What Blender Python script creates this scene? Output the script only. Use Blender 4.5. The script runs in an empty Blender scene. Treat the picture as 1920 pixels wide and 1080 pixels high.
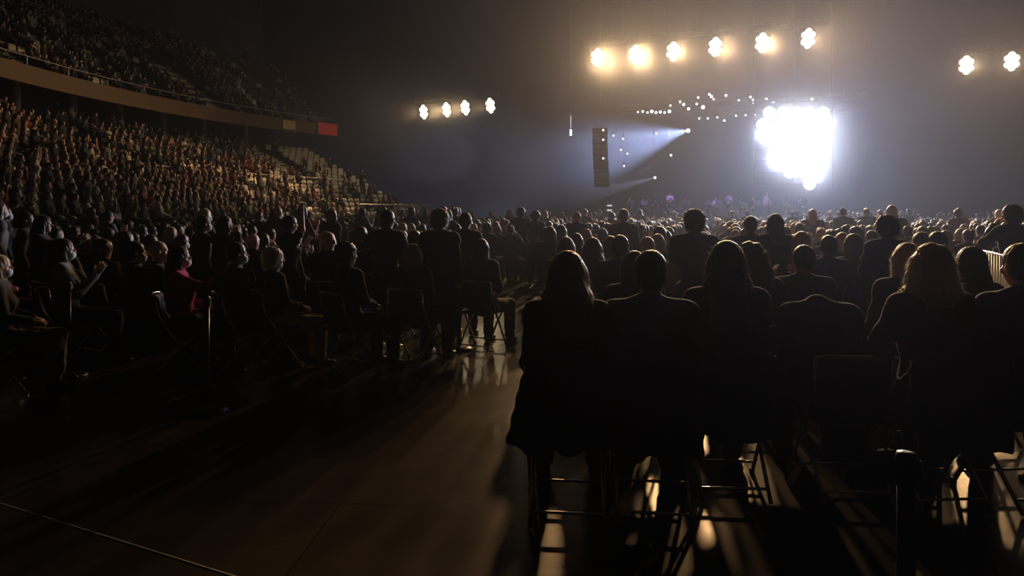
import bpy, math, random
import numpy as np
from mathutils import Vector, Matrix, Euler

random.seed(7)
np.random.seed(7)
scn = bpy.context.scene
COL = scn.collection
R_ = math.radians
F_PX, CX, HY, CAMH = 1250.0, 960.0, 400.0, 1.6      # focal length and horizon of the photograph in pixels, eye height

# ------------------------------------------------------------------ camera, world, exposure
cam = bpy.data.cameras.new('camera')
cam.sensor_width = 36.0
cam.lens = 36.0 * F_PX / 1920.0
cam.shift_y = -(540.0 - HY) / 1920.0
cam.clip_end = 400
cam_o = bpy.data.objects.new('camera', cam)
cam_o.location = (0, 0, CAMH)
cam_o.rotation_euler = (R_(90), 0, 0)
COL.objects.link(cam_o)
scn.camera = cam_o
world = bpy.data.worlds.new('world')
scn.world = world
world.use_nodes = True
world.node_tree.nodes['Background'].inputs[0].default_value = (0, 0, 0, 1)
world.node_tree.nodes['Background'].inputs[1].default_value = 0.0
scn.view_settings.view_transform = 'Standard'
scn.view_settings.look = 'None'
scn.view_settings.gamma = 1.0
scn.view_settings.use_curve_mapping = False
scn.view_settings.exposure = 0.0
scn.cycles.max_bounces = 5
scn.cycles.diffuse_bounces = 2
scn.cycles.glossy_bounces = 2
scn.cycles.transmission_bounces = 2
scn.cycles.volume_bounces = 0
scn.cycles.sample_clamp_indirect = 3.0

SMOKE_DENSITY = 0.006
HAZE_DENSITY, HAZE_G = 0.00085, 0.70
WARM = (1.0, 0.61, 0.28)
WHITE = (0.68, 0.75, 1.0)
WARM_POWER, WARM_SIDE_POWER, KEY_POWER = 13000.0, 3300.0, 9500.0


def at(px, y_floor=None, Y=None, s=None):
    """floor point seen at pixel column px, at depth Y (or scale s px/m, or floor row)"""
    if y_floor is not None:
        s = (y_floor - HY) / CAMH
    if s is not None:
        Y = F_PX / s
    return Vector(((px - CX) * Y / F_PX, Y, 0.0))


def at3(px, py, Y):
    return Vector(((px - CX) * Y / F_PX, Y, CAMH + (HY - py) * Y / F_PX))


def spot(name, loc, target, power, color, angle, blend=0.5, radius=0.2, parent=None):
    l = bpy.data.lights.new(name, 'SPOT')
    l.energy = power
    l.color = color
    l.spot_size = R_(angle)
    l.spot_blend = blend
    l.shadow_soft_size = radius
    o = bpy.data.objects.new(name, l)
    o.location = loc
    d = Vector(target) - Vector(loc)
    o.rotation_euler = d.to_track_quat('-Z', 'Y').to_euler()
    COL.objects.link(o)
    return o


# ------------------------------------------------------------------ materials
_mats = {}


def mat(key, color, rough=0.8, metal=0.0, spec=0.4, bump=0.0, bscale=60.0, vary=0.0, vscale=12.0, sheen=0.0, emit=None, estr=0.0, stretch=None, translucent=0.0):
    if key in _mats:
        return _mats[key]
    m = bpy.data.materials.new(key)
    m.use_nodes = True
    nt = m.node_tree
    b = nt.nodes['Principled BSDF']
    b.inputs['Base Color'].default_value = (*color, 1)
    b.inputs['Roughness'].default_value = rough
    b.inputs['Metallic'].default_value = metal
    b.inputs['Specular IOR Level'].default_value = spec
    if sheen:
        b.inputs['Sheen Weight'].default_value = sheen
        b.inputs['Sheen Roughness'].default_value = 0.4
        b.inputs['Sheen Tint'].default_value = (*[min(1, c * 1.5 + .15) for c in color], 1)
    if vary or bump:
        tc = nt.nodes.new('ShaderNodeTexCoord')
        mp = nt.nodes.new('ShaderNodeMapping')
        nt.links.new(tc.outputs['Object'], mp.inputs[0])
        if stretch:
            mp.inputs['Scale'].default_value = stretch
    if vary:
        n = nt.nodes.new('ShaderNodeTexNoise')
        n.inputs['Scale'].default_value = vscale
        n.inputs['Detail'].default_value = 3
        nt.links.new(mp.outputs[0], n.inputs['Vector'])
        mx = nt.nodes.new('ShaderNodeMix')
        mx.data_type = 'RGBA'
        mx.inputs[6].default_value = (*[max(0, c * (1 - vary)) for c in color], 1)
        mx.inputs[7].default_value = (*[min(1, c * (1 + vary)) for c in color], 1)
        nt.links.new(n.outputs['Fac'], mx.inputs[0])
        nt.links.new(mx.outputs[2], b.inputs['Base Color'])
    if bump:
        n2 = nt.nodes.new('ShaderNodeTexNoise')
        n2.inputs['Scale'].default_value = bscale
        n2.inputs['Detail'].default_value = 4
        nt.links.new(mp.outputs[0], n2.inputs['Vector'])
        bp = nt.nodes.new('ShaderNodeBump')
        bp.inputs['Strength'].default_value = bump
        bp.inputs['Distance'].default_value = 0.01
        nt.links.new(n2.outputs['Fac'], bp.inputs['Height'])
        nt.links.new(bp.outputs[0], b.inputs['Normal'])
    if translucent:
        tr = nt.nodes.new('ShaderNodeBsdfTranslucent')
        tr.inputs[0].default_value = (*[min(1, c * .7 + sum(color) * .3 + .02) for c in color], 1)
        ms = nt.nodes.new('ShaderNodeMixShader')
        ms.inputs[0].default_value = translucent
        nt.links.new(b.outputs[0], ms.inputs[1])
        nt.links.new(tr.outputs[0], ms.inputs[2])
        nt.links.new(ms.outputs[0], nt.nodes['Material Output'].inputs[0])
    if emit:
        b.inputs['Emission Color'].default_value = (*emit, 1)
        b.inputs['Emission Strength'].default_value = estr
    _mats[key] = m
    return m


CLOTH = {
    'black': (.012, .012, .014), 'charcoal': (.03, .03, .034), 'navy': (.02, .026, .06), 'maroon': (.12, .012, .022), 'brown': (.07, .045, .03),
    'grey': (.12, .12, .125), 'teal': (.02, .10, .10), 'magenta': (.42, .02, .13), 'cream': (.45, .40, .33), 'red': (.32, .03, .03),
    'green': (.10, .12, .03), 'white': (.62, .60, .57), 'blue': (.05, .08, .20), 'mustard': (.35, .24, .04),
}
HAIR = {'black': (.012, .010, .009), 'dark brown': (.03, .018, .011), 'brown': (.07, .038, .02), 'auburn': (.14, .040, .018), 'blond': (.50, .39, .22), 'grey': (.28, .27, .25)}
SKINS = [(.55, .33, .23), (.45, .26, .17), (.62, .40, .29)]


def cloth(c):
    return mat('cloth ' + c, CLOTH[c], rough=.9, spec=.2, bump=.35, bscale=45, vary=.25, vscale=9, sheen=.3)


def hairm(c):
    return mat('hair ' + c, HAIR[c], rough=.42, spec=.5, bump=.5, bscale=60, vary=.35, vscale=40, sheen=.5, stretch=(1, 1, .12), translucent=.22)


def skinm(i=0):
    return mat('skin %d' % i, SKINS[i % 3], rough=.55, spec=.4, bump=.05, bscale=150, vary=.08, vscale=20)


M_BLACKMETAL = mat('black_metal', (.015, .015, .016), rough=.35, metal=.3, spec=.5, bump=.05, bscale=80)
M_CHROME = mat('grey_metal', (.6, .6, .61), rough=.25, metal=.95, vary=.1)
M_SEATPAD = mat('black_seat_pad', (.012, .012, .013), rough=.7, spec=.3, bump=.3, bscale=90)
M_CREAMSEAT = mat('cream_plastic', (.58, .50, .38), rough=.5, vary=.12, vscale=3)
M_CONC = mat('stand_concrete', (.10, .082, .068), rough=.92, spec=.15, bump=.3, bscale=6, vary=.3, vscale=1.3)
M_STEP = mat('pale_step_concrete', (.72, .58, .42), rough=.9, spec=.2, bump=.3, bscale=8, vary=.25, vscale=2)
M_TAN = mat('tan_painted_wall', (.13, .088, .055), rough=.85, spec=.2, bump=.15, bscale=5, vary=.2, vscale=.6)
M_DARKWALL = mat('dark_wall', (.003, .003, .003), rough=.95, spec=.1, bump=.1, bscale=4, vary=.3, vscale=.4)
M_SHOE = mat('shoe_leather', (.02, .017, .015), rough=.4, spec=.5, bump=.1)
M_MASK = mat('white_mask_fabric', (.68, .69, .70), rough=.9, bump=.2, bscale=90, vary=.05)
M_RAIL = mat('pale_rail_paint', (.55, .50, .45), rough=.4, metal=.3, vary=.1)


# ------------------------------------------------------------------ mesh helpers
def link_mesh(name, me, m=None, parent=None):
    o = bpy.data.objects.new(name, me)
    COL.objects.link(o)
    if m is not None:
        if isinstance(m, (list, tuple)):
            for q in m:
                me.materials.append(q)
        elif len(me.materials) == 0:
            me.materials.append(m)
    if parent is not None:
        o.parent = parent
    return o


def np_mesh(name, V, quads, mats=None, mi=None, smooth=True, tris=None):
    me = bpy.data.meshes.new(name)
    V = np.asarray(V, np.float32)
    quads = np.asarray(quads, np.int32).reshape(-1, 4)
    nt_ = 0 if tris is None else len(tris)
    nq = len(quads)
    loops = quads.ravel()
    starts = np.arange(nq, dtype=np.int32) * 4
    if nt_:
        tris = np.asarray(tris, np.int32).reshape(-1, 3)
        loops = np.concatenate([loops, tris.ravel()])
        starts = np.concatenate([starts, nq * 4 + np.arange(nt_, dtype=np.int32) * 3])
    me.vertices.add(len(V))
    me.vertices.foreach_set('co', V.ravel())
    me.loops.add(len(loops))
    me.loops.foreach_set('vertex_index', loops)
    me.polygons.add(len(starts))
    me.polygons.foreach_set('loop_start', starts)
    if mi is not None:
        me.polygons.foreach_set('material_index', np.asarray(mi, np.int32))
    me.update(calc_edges=True)
    me.polygons.foreach_set('use_smooth', np.full(len(starts), smooth, bool))
    for m in mats or []:
        me.materials.append(m)
    me.validate()
    return me


class MB:
    """collects boxes, tubes and discs and links them as one mesh"""

    def __init__(s):
        s.v, s.f = [], []

    def add(s, vs, fs):
        o = len(s.v)
        s.v += [tuple(v) for v in vs]
        s.f += [tuple(i + o for i in f) for f in fs]
        return s

    def box(s, c, d, rot=None, bev=0.0):
        x, y, z = d[0] / 2, d[1] / 2, d[2] / 2
        if bev > 0:
            b = min(bev, x * .9, y * .9, z * .9)
            vs, ring = [], []
            prof = [(-z, b), (-z + b, 0), (z - b, 0), (z, b)]
            for zz, ins in prof:
                xx, yy = x - ins, y - ins
                for (px, py) in ((xx - b, -yy), (xx, -yy + b), (xx, yy - b), (xx - b, yy), (-xx + b, yy), (-xx, yy - b), (-xx, -yy + b), (-xx + b, -yy)):
                    vs.append(Vector((px, py, zz)))
            fs = [tuple(range(7, -1, -1)), tuple(range(24, 32))]
            for k in range(3):
                for i in range(8):
                    j = (i + 1) % 8
                    fs.append((k * 8 + i, k * 8 + j, k * 8 + 8 + j, k * 8 + 8 + i))
        else:
            vs = [Vector((a, b_, c_)) for c_ in (-z, z) for b_ in (-y, y) for a in (-x, x)]
            fs = [(0, 2, 3, 1), (4, 5, 7, 6), (0, 1, 5, 4), (2, 6, 7, 3), (0, 4, 6, 2), (1, 3, 7, 5)]
        if rot is not None:
            vs = [rot @ v for v in vs]
        c = Vector(c)
        return s.add([v + c for v in vs], fs)

    def tube(s, pts, r, n=8, r2=None, cap=True):
        pts = [Vector(p) for p in pts]
        vs, fs = [], []
        N = len(pts)
        up = None
        for i, p in enumerate(pts):
            t = (pts[min(i + 1, N - 1)] - pts[max(i - 1, 0)]).normalized()
            if up is None:
                up = Vector((0, 0, 1)) if abs(t.z) < .9 else Vector((1, 0, 0))
            a = t.cross(up).normalized()
            b = a.cross(t).normalized()
            up = b
            rr = r if r2 is None else r + (r2 - r) * i / (N - 1)
            for k in range(n):
                an = 2 * math.pi * k / n
                vs.append(p + (a * math.cos(an) + b * math.sin(an)) * rr)
        for i in range(N - 1):
            for k in range(n):
                j = (k + 1) % n
                fs.append((i * n + k, i * n + j, (i + 1) * n + j, (i + 1) * n + k))
        if cap:
            fs.append(tuple(range(n - 1, -1, -1)))
            fs.append(tuple((N - 1) * n + k for k in range(n)))
        return s.add(vs, fs)

    def lathe(s, c, prof, n=20, axis=None):
        """prof: (radius, height) pairs about +Z through c, or about direction axis"""
        rot = Vector((0, 0, 1)).rotation_difference(Vector(axis)).to_matrix() if axis is not None else Matrix.Identity(3)
        c = Vector(c)
        vs, fs = [], []
        for (r, z) in prof:
            for k in range(n):
                a = 2 * math.pi * k / n
                vs.append(c + rot @ Vector((r * math.cos(a), r * math.sin(a), z)))
        for i in range(len(prof) - 1):
            for k in range(n):
                j = (k + 1) % n
                fs.append((i * n + k, i * n + j, (i + 1) * n + j, (i + 1) * n + k))
        fs.append(tuple(range(n - 1, -1, -1)))
        fs.append(tuple((len(prof) - 1) * n + k for k in range(n)))
        return s.add(vs, fs)

    def mesh(s, name, smooth=False):
        me = bpy.data.meshes.new(name)
        me.from_pydata(s.v, [], s.f)
        me.update()
        if smooth:
            for p in me.polygons:
                p.use_smooth = len(p.vertices) <= 4
        return me

    def build(s, name, m=None, parent=None, smooth=False):
        return link_mesh(name, s.mesh(name, smooth), m, parent)


def empty(name, loc, rz=0.0):
    o = bpy.data.objects.new(name, None)
    o.empty_display_size = .2
    o.location = loc
    o.rotation_euler = (0, 0, rz)
    COL.objects.link(o)
    return o


def tag(o, label, cat, group=None, kind=None):
    if label:
        o['label'] = label
    if cat:
        o['category'] = cat
    if group:
        o['group'] = group
    if kind:
        o['kind'] = kind
    return o


def struct(o, label=None):
    o['kind'] = 'structure'
    if label:
        o['label'] = label
    return o


KIDS = {}


def kids(o):
    if o.name not in KIDS:
        KIDS[o.name] = list(o.children)
    return KIDS[o.name]


def dup(o, loc, rz, scale=None):
    r = o.copy()
    COL.objects.link(r)
    r.location = loc
    r.rotation_euler = (0, 0, rz)
    if scale:
        r.scale = (scale,) * 3
    for ch in kids(o):
        c = ch.copy()
        COL.objects.link(c)
        c.parent = r
        for g in kids(ch):
            d = g.copy()
            COL.objects.link(d)
            d.parent = c
    return r


# ------------------------------------------------------------------ smooth solid modelling of bodies, clothes and hair
class Solid:
    def __init__(s):
        s.p = []          # (kind, data, k)
        s.cut = []        # ellipsoids to take away
        s.planes = []     # keep side: dot(p,n) <= c
        s.noise = None

    def cone(s, a, b, r1, r2, k=.03, flat=None):
        s.p.append(('c', (np.array(a, float), np.array(b, float), r1, r2, flat), k))
        return s

    def ell(s, c, r, k=.03, rot=None):
        s.p.append(('e', (np.array(c, float), np.array(r, float), rot), k))
        return s

    def mesh(s, name, h, mats=None, strands=0, slen=.05, keep_arrays=False, seed=1):
        lo = np.full(3, 1e9)
        hi = -lo
        bbs = []
        for kind, d, k in s.p:
            if kind == 'c':
                m = max(d[2], d[3])
                a, b = np.minimum(d[0], d[1]) - m, np.maximum(d[0], d[1]) + m
            else:
                m = max(d[1]) if d[2] is not None else d[1]
                a, b = d[0] - m, d[0] + m
            pad = k + 2.5 * h
            bbs.append((a - pad, b + pad))
            lo = np.minimum(lo, a)
            hi = np.maximum(hi, b)
        lo -= 3 * h + .02
        hi += 3 * h + .02
        n = np.ceil((hi - lo) / h).astype(int) + 1
        D = np.full(n, 1.0, np.float32)
        ax = [(lo[i] + h * np.arange(n[i])).astype(np.float32) for i in range(3)]
        for (kind, d, k), (a, b) in zip(s.p, bbs):
            i0 = np.maximum(((a - lo) / h).astype(int), 0)
            i1 = np.minimum(np.ceil((b - lo) / h).astype(int) + 1, n)
            sl = tuple(slice(i0[i], i1[i]) for i in range(3))
            X = ax[0][sl[0]][:, None, None]
            Y = ax[1][sl[1]][None, :, None]
            Z = ax[2][sl[2]][None, None, :]
            if kind == 'c':
                A, B, r1, r2, flat = d
                fx, fy = (1, 1) if flat is None else flat
                ba = B - A
                L2 = float(ba @ ba) + 1e-9
                px, py, pz = X - A[0], Y - A[1], Z - A[2]
                t = np.clip((px * ba[0] + py * ba[1] + pz * ba[2]) / L2, 0, 1)
                dd = np.sqrt(((px - t * ba[0]) * fx) ** 2 + ((py - t * ba[1]) * fy) ** 2 + (pz - t * ba[2]) ** 2) - (r1 + (r2 - r1) * t)
            else:
                C, r, rot = d
                px, py, pz = X - C[0], Y - C[1], Z - C[2]
                if rot is not None:
                    Q = np.array(rot)
                    px, py, pz = (Q[0, 0] * px + Q[1, 0] * py + Q[2, 0] * pz, Q[0, 1] * px + Q[1, 1] * py + Q[2, 1] * pz, Q[0, 2] * px + Q[1, 2] * py + Q[2, 2] * pz)
                k0 = np.sqrt((px / r[0]) ** 2 + (py / r[1]) ** 2 + (pz / r[2]) ** 2)
                k1 = np.sqrt((px / r[0] ** 2) ** 2 + (py / r[1] ** 2) ** 2 + (pz / r[2] ** 2) ** 2) + 1e-6
                dd = k0 * (k0 - 1) / k1
            o = D[sl]
            hh = np.clip(.5 + .5 * (dd - o) / k, 0, 1)
            D[sl] = dd * (1 - hh) + o * hh - k * hh * (1 - hh)
        X, Y, Z = ax[0][:, None, None], ax[1][None, :, None], ax[2][None, None, :]
        for (C, r) in s.cut:
            px, py, pz = (X - C[0]) / r[0], (Y - C[1]) / r[1], (Z - C[2]) / r[2]
            D = np.maximum(D, -(np.sqrt(px * px + py * py + pz * pz) - 1) * min(r))
        for (nn, c) in s.planes:
            D = np.maximum(D, X * nn[0] + Y * nn[1] + Z * nn[2] - c)
        if s.noise:
            D = D + s.noise(X, Y, Z)
        D = D.astype(np.float32)
        D[0], D[-1], D[:, 0], D[:, -1], D[:, :, 0], D[:, :, -1] = 1, 1, 1, 1, 1, 1
        V, Q = surface_net(D, lo, h)
        tris = None
        if strands and len(V):
            rng = np.random.RandomState(seed)
            N = vnormals(V, Q)
            idx = rng.choice(len(V), min(strands, len(V)), replace=False)
            b0 = V[idx]
            nn = N[idx]
            side = np.cross(nn, rng.normal(size=nn.shape))
            side /= np.linalg.norm(side, axis=1)[:, None] + 1e-9
            tip = b0 + nn * (slen * rng.uniform(.15, .45, (len(idx), 1))) + np.array([0, 0, -1.0]) * slen * rng.uniform(.1, 1.0, (len(idx), 1)) + side * slen * rng.uniform(-.3, .3, (len(idx), 1))
            w = .0011
            base = len(V)
            V = np.concatenate([V, b0 - side * w - nn * .004, b0 + side * w - nn * .004, tip])
            m_ = len(idx)
            ii = np.arange(m_)
            tris = np.stack([base + ii, base + m_ + ii, base + 2 * m_ + ii], 1)
        if keep_arrays:
            return V, Q
        return np_mesh(name, V, Q, mats, tris=tris)


def vnormals(V, Q):
    n = np.cross(V[Q[:, 2]] - V[Q[:, 0]], V[Q[:, 3]] - V[Q[:, 1]])
    N = np.zeros_like(V)
    for i in range(4):
        np.add.at(N, Q[:, i], n)
    return N / (np.linalg.norm(N, axis=1)[:, None] + 1e-12)


def surface_net(D, lo, h):
    n = np.array(D.shape)
    S = D < 0
    cs = n - 1
    acc = {}
    ids_all, pos_all, quads = [], [], []
    for a in range(3):
        sl0 = [slice(None)] * 3
        sl1 = [slice(None)] * 3
        sl0[a] = slice(0, -1)
        sl1[a] = slice(1, None)
        c = np.argwhere(S[tuple(sl0)] != S[tuple(sl1)])
        if not len(c):
            continue
        c1 = c.copy()
        c1[:, a] += 1
        d0 = D[c[:, 0], c[:, 1], c[:, 2]]
        d1 = D[c1[:, 0], c1[:, 1], c1[:, 2]]
        t = d0 / (d0 - d1)
        p = c.astype(float)
        p[:, a] += t
        b, e = (a + 1) % 3, (a + 2) % 3
        four = []
        for (ob, oe) in ((0, 0), (-1, 0), (-1, -1), (0, -1)):
            q = c.copy()
            q[:, b] += ob
            q[:, e] += oe
            lin = (q[:, 0] * cs[1] + q[:, 1]) * cs[2] + q[:, 2]
            four.append(lin)
            ids_all.append(lin)
            pos_all.append(p)
        qd = np.stack(four, 1)
        inside0 = d0 < 0
        qd[~inside0] = qd[~inside0][:, ::-1]
        quads.append(qd)
    if not ids_all:
        return np.zeros((0, 3)), np.zeros((0, 4), int)
    ids = np.concatenate(ids_all)
    pos = np.concatenate(pos_all)
    uq, inv = np.unique(ids, return_inverse=True)
    cnt = np.bincount(inv)
    V = np.stack([np.bincount(inv, weights=pos[:, i]) / cnt for i in range(3)], 1) * h + lo
    Q = np.concatenate(quads)
    Q = np.searchsorted(uq, Q)
    return V, Q


def lerp(a, b, t):
    return np.array(a, float) * (1 - t) + np.array(b, float) * t


def hand(S, wrist, direc, palm_n, side, fine, curl=.35):
    """palm, four unequal fingers with a knuckle bend and a thumb leaving the side of the palm"""
    w = np.array(wrist, float)
    d = np.array(direc, float)
    d /= np.linalg.norm(d)
    nrm = np.array(palm_n, float)
    nrm -= d * (nrm @ d)
    nrm /= np.linalg.norm(nrm) + 1e-9
    sd = np.cross(d, nrm) * side
    pc = w + d * .045
    if not fine:
        S.cone(w, w + d * .075, .026, .034, .02)
        S.cone(w + d * .075, w + d * .15 + nrm * .02, .032, .022, .02)
        S.cone(w + d * .03 + sd * .02, w + d * .09 + sd * .05, .018, .014, .015)
        return
    for j in (-.026, -.009, .009, .026):
        S.cone(w + sd * j * .7, w + d * .09 + sd * j, .017, .0135, .012)
    for j, L in ((.028, .066), (.010, .076), (-.009, .072), (-.027, .055)):
        b = w + d * .092 + sd * j
        k1 = b + (d * math.cos(curl) + nrm * math.sin(curl)) * L * .5 + sd * j * .25
        k2 = k1 + (d * math.cos(curl * 2.2) + nrm * math.sin(curl * 2.2)) * L * .5 + sd * j * .1
        S.cone(b, k1, .0098, .0088, .004)
        S.cone(k1, k2, .0088, .0075, .004)
    t0 = w + d * .03 + sd * .024
    t1 = t0 + (d * .7 + sd * .65 + nrm * .3) * .042
    t2 = t1 + (d * .9 + sd * .25 + nrm * .35) * .032
    S.cone(t0, t1, .013, .0105, .006)
    S.cone(t1, t2, .0105, .0085, .004)


def head_parts(S, c, Q, fine):
    def T(p):
        return np.array(c) + Q @ np.array(p, float)
    S.ell(T((0, -.012, .03)), (.074, .092, .088), .02, Q)
    S.ell(T((0, .022, -.042)), (.056, .062, .066), .03, Q)
    S.ell(T((0, .062, -.092)), (.024, .02, .018), .02, Q)
    S.ell(T((0, .066, .028)), (.05, .018, .016), .015, Q)
    for sx in (-1, 1):
        S.ell(T((sx * .077, -.006, -.004)), (.012, .02, .031), .008, Q)
        if fine:
            S.ell(T((sx * .046, .055, -.022)), (.022, .02, .02), .012, Q)
    S.cone(T((0, .082, .018)), T((0, .104, -.018)), .008, .0125, .008)
    if fine:
        S.ell(T((0, .083, -.05)), (.021, .009, .0065), .005, Q)
        S.ell(T((0, .082, -.062)), (.018, .009, .007), .004, Q)
        for sx in (-1, 1):
            S.ell(T((sx * .031, .072, .006)), (.0115, .0105, .0085), .004, Q)


POSES = {}


def joints(kind='sit', arms='lap', lean=0.0, sex='m', yaw=0.0, pitch=0.0, knees=.10, droop=0.0):
    J = {}
    J['sex'] = sex
    J['kind'] = kind
    hw = .098
    shw = .178 if sex == 'm' else .158
    if kind == 'sit':
        hz, sz, tl = .535, 1.035, .5
        hip = np.array([0, 0, hz])
        a = R_(lean - 6)
        sh = hip + np.array([0, math.sin(a) * tl, math.cos(a) * tl])
        J['hip'] = [np.array([s * hw, 0.0, hz]) for s in (-1, 1)]
        J['knee'] = [np.array([s * (hw + knees * .5), .44, .50]) for s in (-1, 1)]
        J['ank'] = [np.array([s * (hw + knees * .6), .43, .085]) for s in (-1, 1)]
    else:
        hz = .90
        hip = np.array([0, 0, hz])
        a = R_(lean)
        sh = hip + np.array([0, math.sin(a) * .51, math.cos(a) * .51])
        J['hip'] = [np.array([s * hw, 0.0, hz]) for s in (-1, 1)]
        J['knee'] = [np.array([s * (hw + .02), .02, .49]) for s in (-1, 1)]
        J['ank'] = [np.array([s * (hw + .03), -.02, .085]) for s in (-1, 1)]
    up = (sh - hip) / np.linalg.norm(sh - hip)
    fw = np.array([0, up[2], -up[1]])
    J['mid'], J['sc'], J['up'], J['fw'] = hip, sh, up, fw
    J['sh'] = [sh + np.array([s * shw, 0, 0]) for s in (-1, 1)]
    nb = sh + up * .04 + fw * .0
    hd = nb + (up * .165 + fw * (.035)) if droop == 0 else nb + up * .0 + fw * droop + np.array([0, .04, -.03])
    J['nb'], J['head'] = nb, hd
    Qm = (Euler((R_(-pitch - (lean * .4 if droop == 0 else 60)), 0, 0)).to_matrix())
    Qm = Euler((0, 0, R_(yaw))).to_matrix() @ Qm
    J['Q'] = np.array(Qm)

    def P(s, x, f, u):
        return sh + np.array([s * x, 0, 0]) + fw * f + up * u
    el, wr, hn, pn = [], [], [], []
    for i, s in enumerate((-1, 1)):
        am = arms if isinstance(arms, str) else arms[i]
        if am == 'lap':
            e, w, n_ = P(s, shw + .045, .05, -.28), P(s, .10, .24, -.36), (0, 0, -1)
        elif am == 'wide':
            e, w, n_ = P(s, shw + .13, .03, -.27), P(s, shw - .02, .22, -.36), (0, 0, -1)
        elif am == 'down':
            e, w, n_ = P(s, shw + .05, -.03, -.29), P(s, shw + .055, .06, -.53), (-s, 0, 0)
        elif am == 'clap':
            e, w, n_ = P(s, shw + .05, .12, -.26), P(s, .05, .30, -.10), (-s, 0, 0)
        elif am == 'hold':
            e, w, n_ = P(s, shw + .07, .04, -.27), P(s, .08, .26, -.17), (0, 0, 1)
        elif am == 'raise':
            e, w, n_ = P(s, shw + .10, .06, .14), P(s, shw + .03, .10, .38), (0, 1, 0)
        elif am == 'out':
            e, w, n_ = P(s, shw + .18, .12, -.20), P(s, shw + .12, .34, -.24), (0, 0, -1)
        elif am == 'fwd':
            e, w, n_ = P(s, shw + .02, .24, -.14), P(s, .12, .46, -.02), (-s, 0, 0)
        elif am == 'face':
            e, w, n_ = P(s, shw + .10, .16, -.16), P(s, .10, .17, .08), (-s, 0, 0)
        el.append(e)
        wr.append(w)
        hn.append(w - e if am != 'clap' else np.array([0, .5, .9]))
        pn.append(n_)
    J['el'], J['wr'], J['hn'], J['pn'] = el, wr, hn, pn
    return J


def torso(S, J, o, k=.045, hips=True):
    w = 1.0 if J['sex'] == 'm' else .90
    mid, sc, up, fw = J['mid'], J['sc'], J['up'], J['fw']
    Q = np.array([[1, 0, 0], [0, up[2], up[1]], [0, -up[1], up[2]]])
    L = sc - mid
    if hips:
        S.ell(mid + L * .02, (.165 + o, .125 + o, .13 + o), k, Q)
    S.ell(mid + L * .40 - fw * .005, (.142 * w + o, .105 + o, .17 + o), k, Q)
    S.ell(mid + L * .70, (.165 * w + o, .118 + o, .17 + o), k, Q)
    if J['sex'] == 'f':
        for s in (-1, 1):
            S.ell(mid + L * .66 + fw * .085 + np.array([s * .07, 0, 0]), (.065 + o, .05 + o, .06 + o), .04, Q)
    S.cone(J['sh'][0] - up * .02, J['sh'][1] - up * .02, .058 + o, .058 + o, k)
    for s in (0, 1):
        S.cone(J['nb'] + up * .015, J['sh'][s] + up * .005, .048 + o * .8, .050 + o, .04)


def body_mesh(J, h, name='person'):
    fine = h <= .0125
    S = Solid()
    torso(S, J, 0)
    for i in (0, 1):
        S.cone(J['sh'][i], J['el'][i], .052, .040, .035)
        S.cone(J['el'][i], J['wr'][i], .040, .028, .02)
        hand(S, J['wr'][i], J['hn'][i], J['pn'][i], (-1, 1)[i], fine)
        S.cone(J['hip'][i], J['knee'][i], .085, .058, .05)
        S.cone(J['knee'][i], lerp(J['knee'][i], J['ank'][i], .35) + np.array([0, -.012, 0]), .056, .055, .03)
        S.cone(lerp(J['knee'][i], J['ank'][i], .35) + np.array([0, -.012, 0]), J['ank'][i], .055, .037, .03)
        a = J['ank'][i]
        S.cone(a + np.array([0, -.03, -.045]), a + np.array([0, .13, -.052]), .036, .030, .03)
    S.cone(J['nb'] - J['up'] * .02, lerp(J['nb'], J['head'], .75) - np.array([0, 0, 0]), .056, .050, .03)
    head_parts(S, J['head'], J['Q'], fine)
    return S.mesh(name, h)


def folds(amp, sx=23., sz=31.):
    return lambda X, Y, Z: amp * (np.sin(X * sx + 7 * Y + np.sin(Z * 13) * 1.7) * np.sin(Z * sz + X * 9 + 2 * np.sin(Y * 17)) + .5 * np.sin(Z * 57 + X * 31 + Y * 23))


def top_mesh(J, h, sleeve='long', length=1.0, o=None, coat=False):
    o = o if o is not None else (.014 if h < .013 else .02)
    S = Solid()
    torso(S, J, o)
    for i in (0, 1):
        S.cone(J['sh'][i], lerp(J['sh'][i], J['el'][i], 1.0 if sleeve == 'long' else .62), .055 + o, (.043 if sleeve == 'long' else .052) + o, .04)
        if sleeve == 'long':
            S.cone(J['el'][i], lerp(J['el'][i], J['wr'][i], .93), .042 + o, .031 + o, .02)
    S.cone(J['nb'] - J['up'] * .03, J['nb'] + J['up'] * .025, .075, .062, .03)
    if coat and J['kind'] == 'stand':
        S.cone(J['mid'] + np.array([0, 0, .1]), J['mid'] - np.array([0, 0, .30]), .15 + o, .19 + o, .05, flat=(1, 1.25))
    S.noise = folds(.0035 if h < .013 else .003)
    return S.mesh('top', h)


def trousers_mesh(J, h, style='long'):
    o = .016 if h < .013 else .022
    S = Solid()
    S.ell(J['mid'] + np.array([0, 0, 0]), (.17 + o, .13 + o, .125 + o), .04)
    for i in (0, 1):
        if style == 'skirt':
            S.cone(J['hip'][i], lerp(J['hip'][i], J['knee'][i], .95), .10 + o, .085 + o, .12)
        else:
            S.cone(J['hip'][i], J['knee'][i], .088 + o, .062 + o, .05)
            S.cone(J['knee'][i], lerp(J['knee'][i], J['ank'][i], .93), .060 + o, .050 + o, .03)
    S.noise = folds(.004, 17, 26)
    return S.mesh('trousers' if style != 'skirt' else 'skirt', h)


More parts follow.
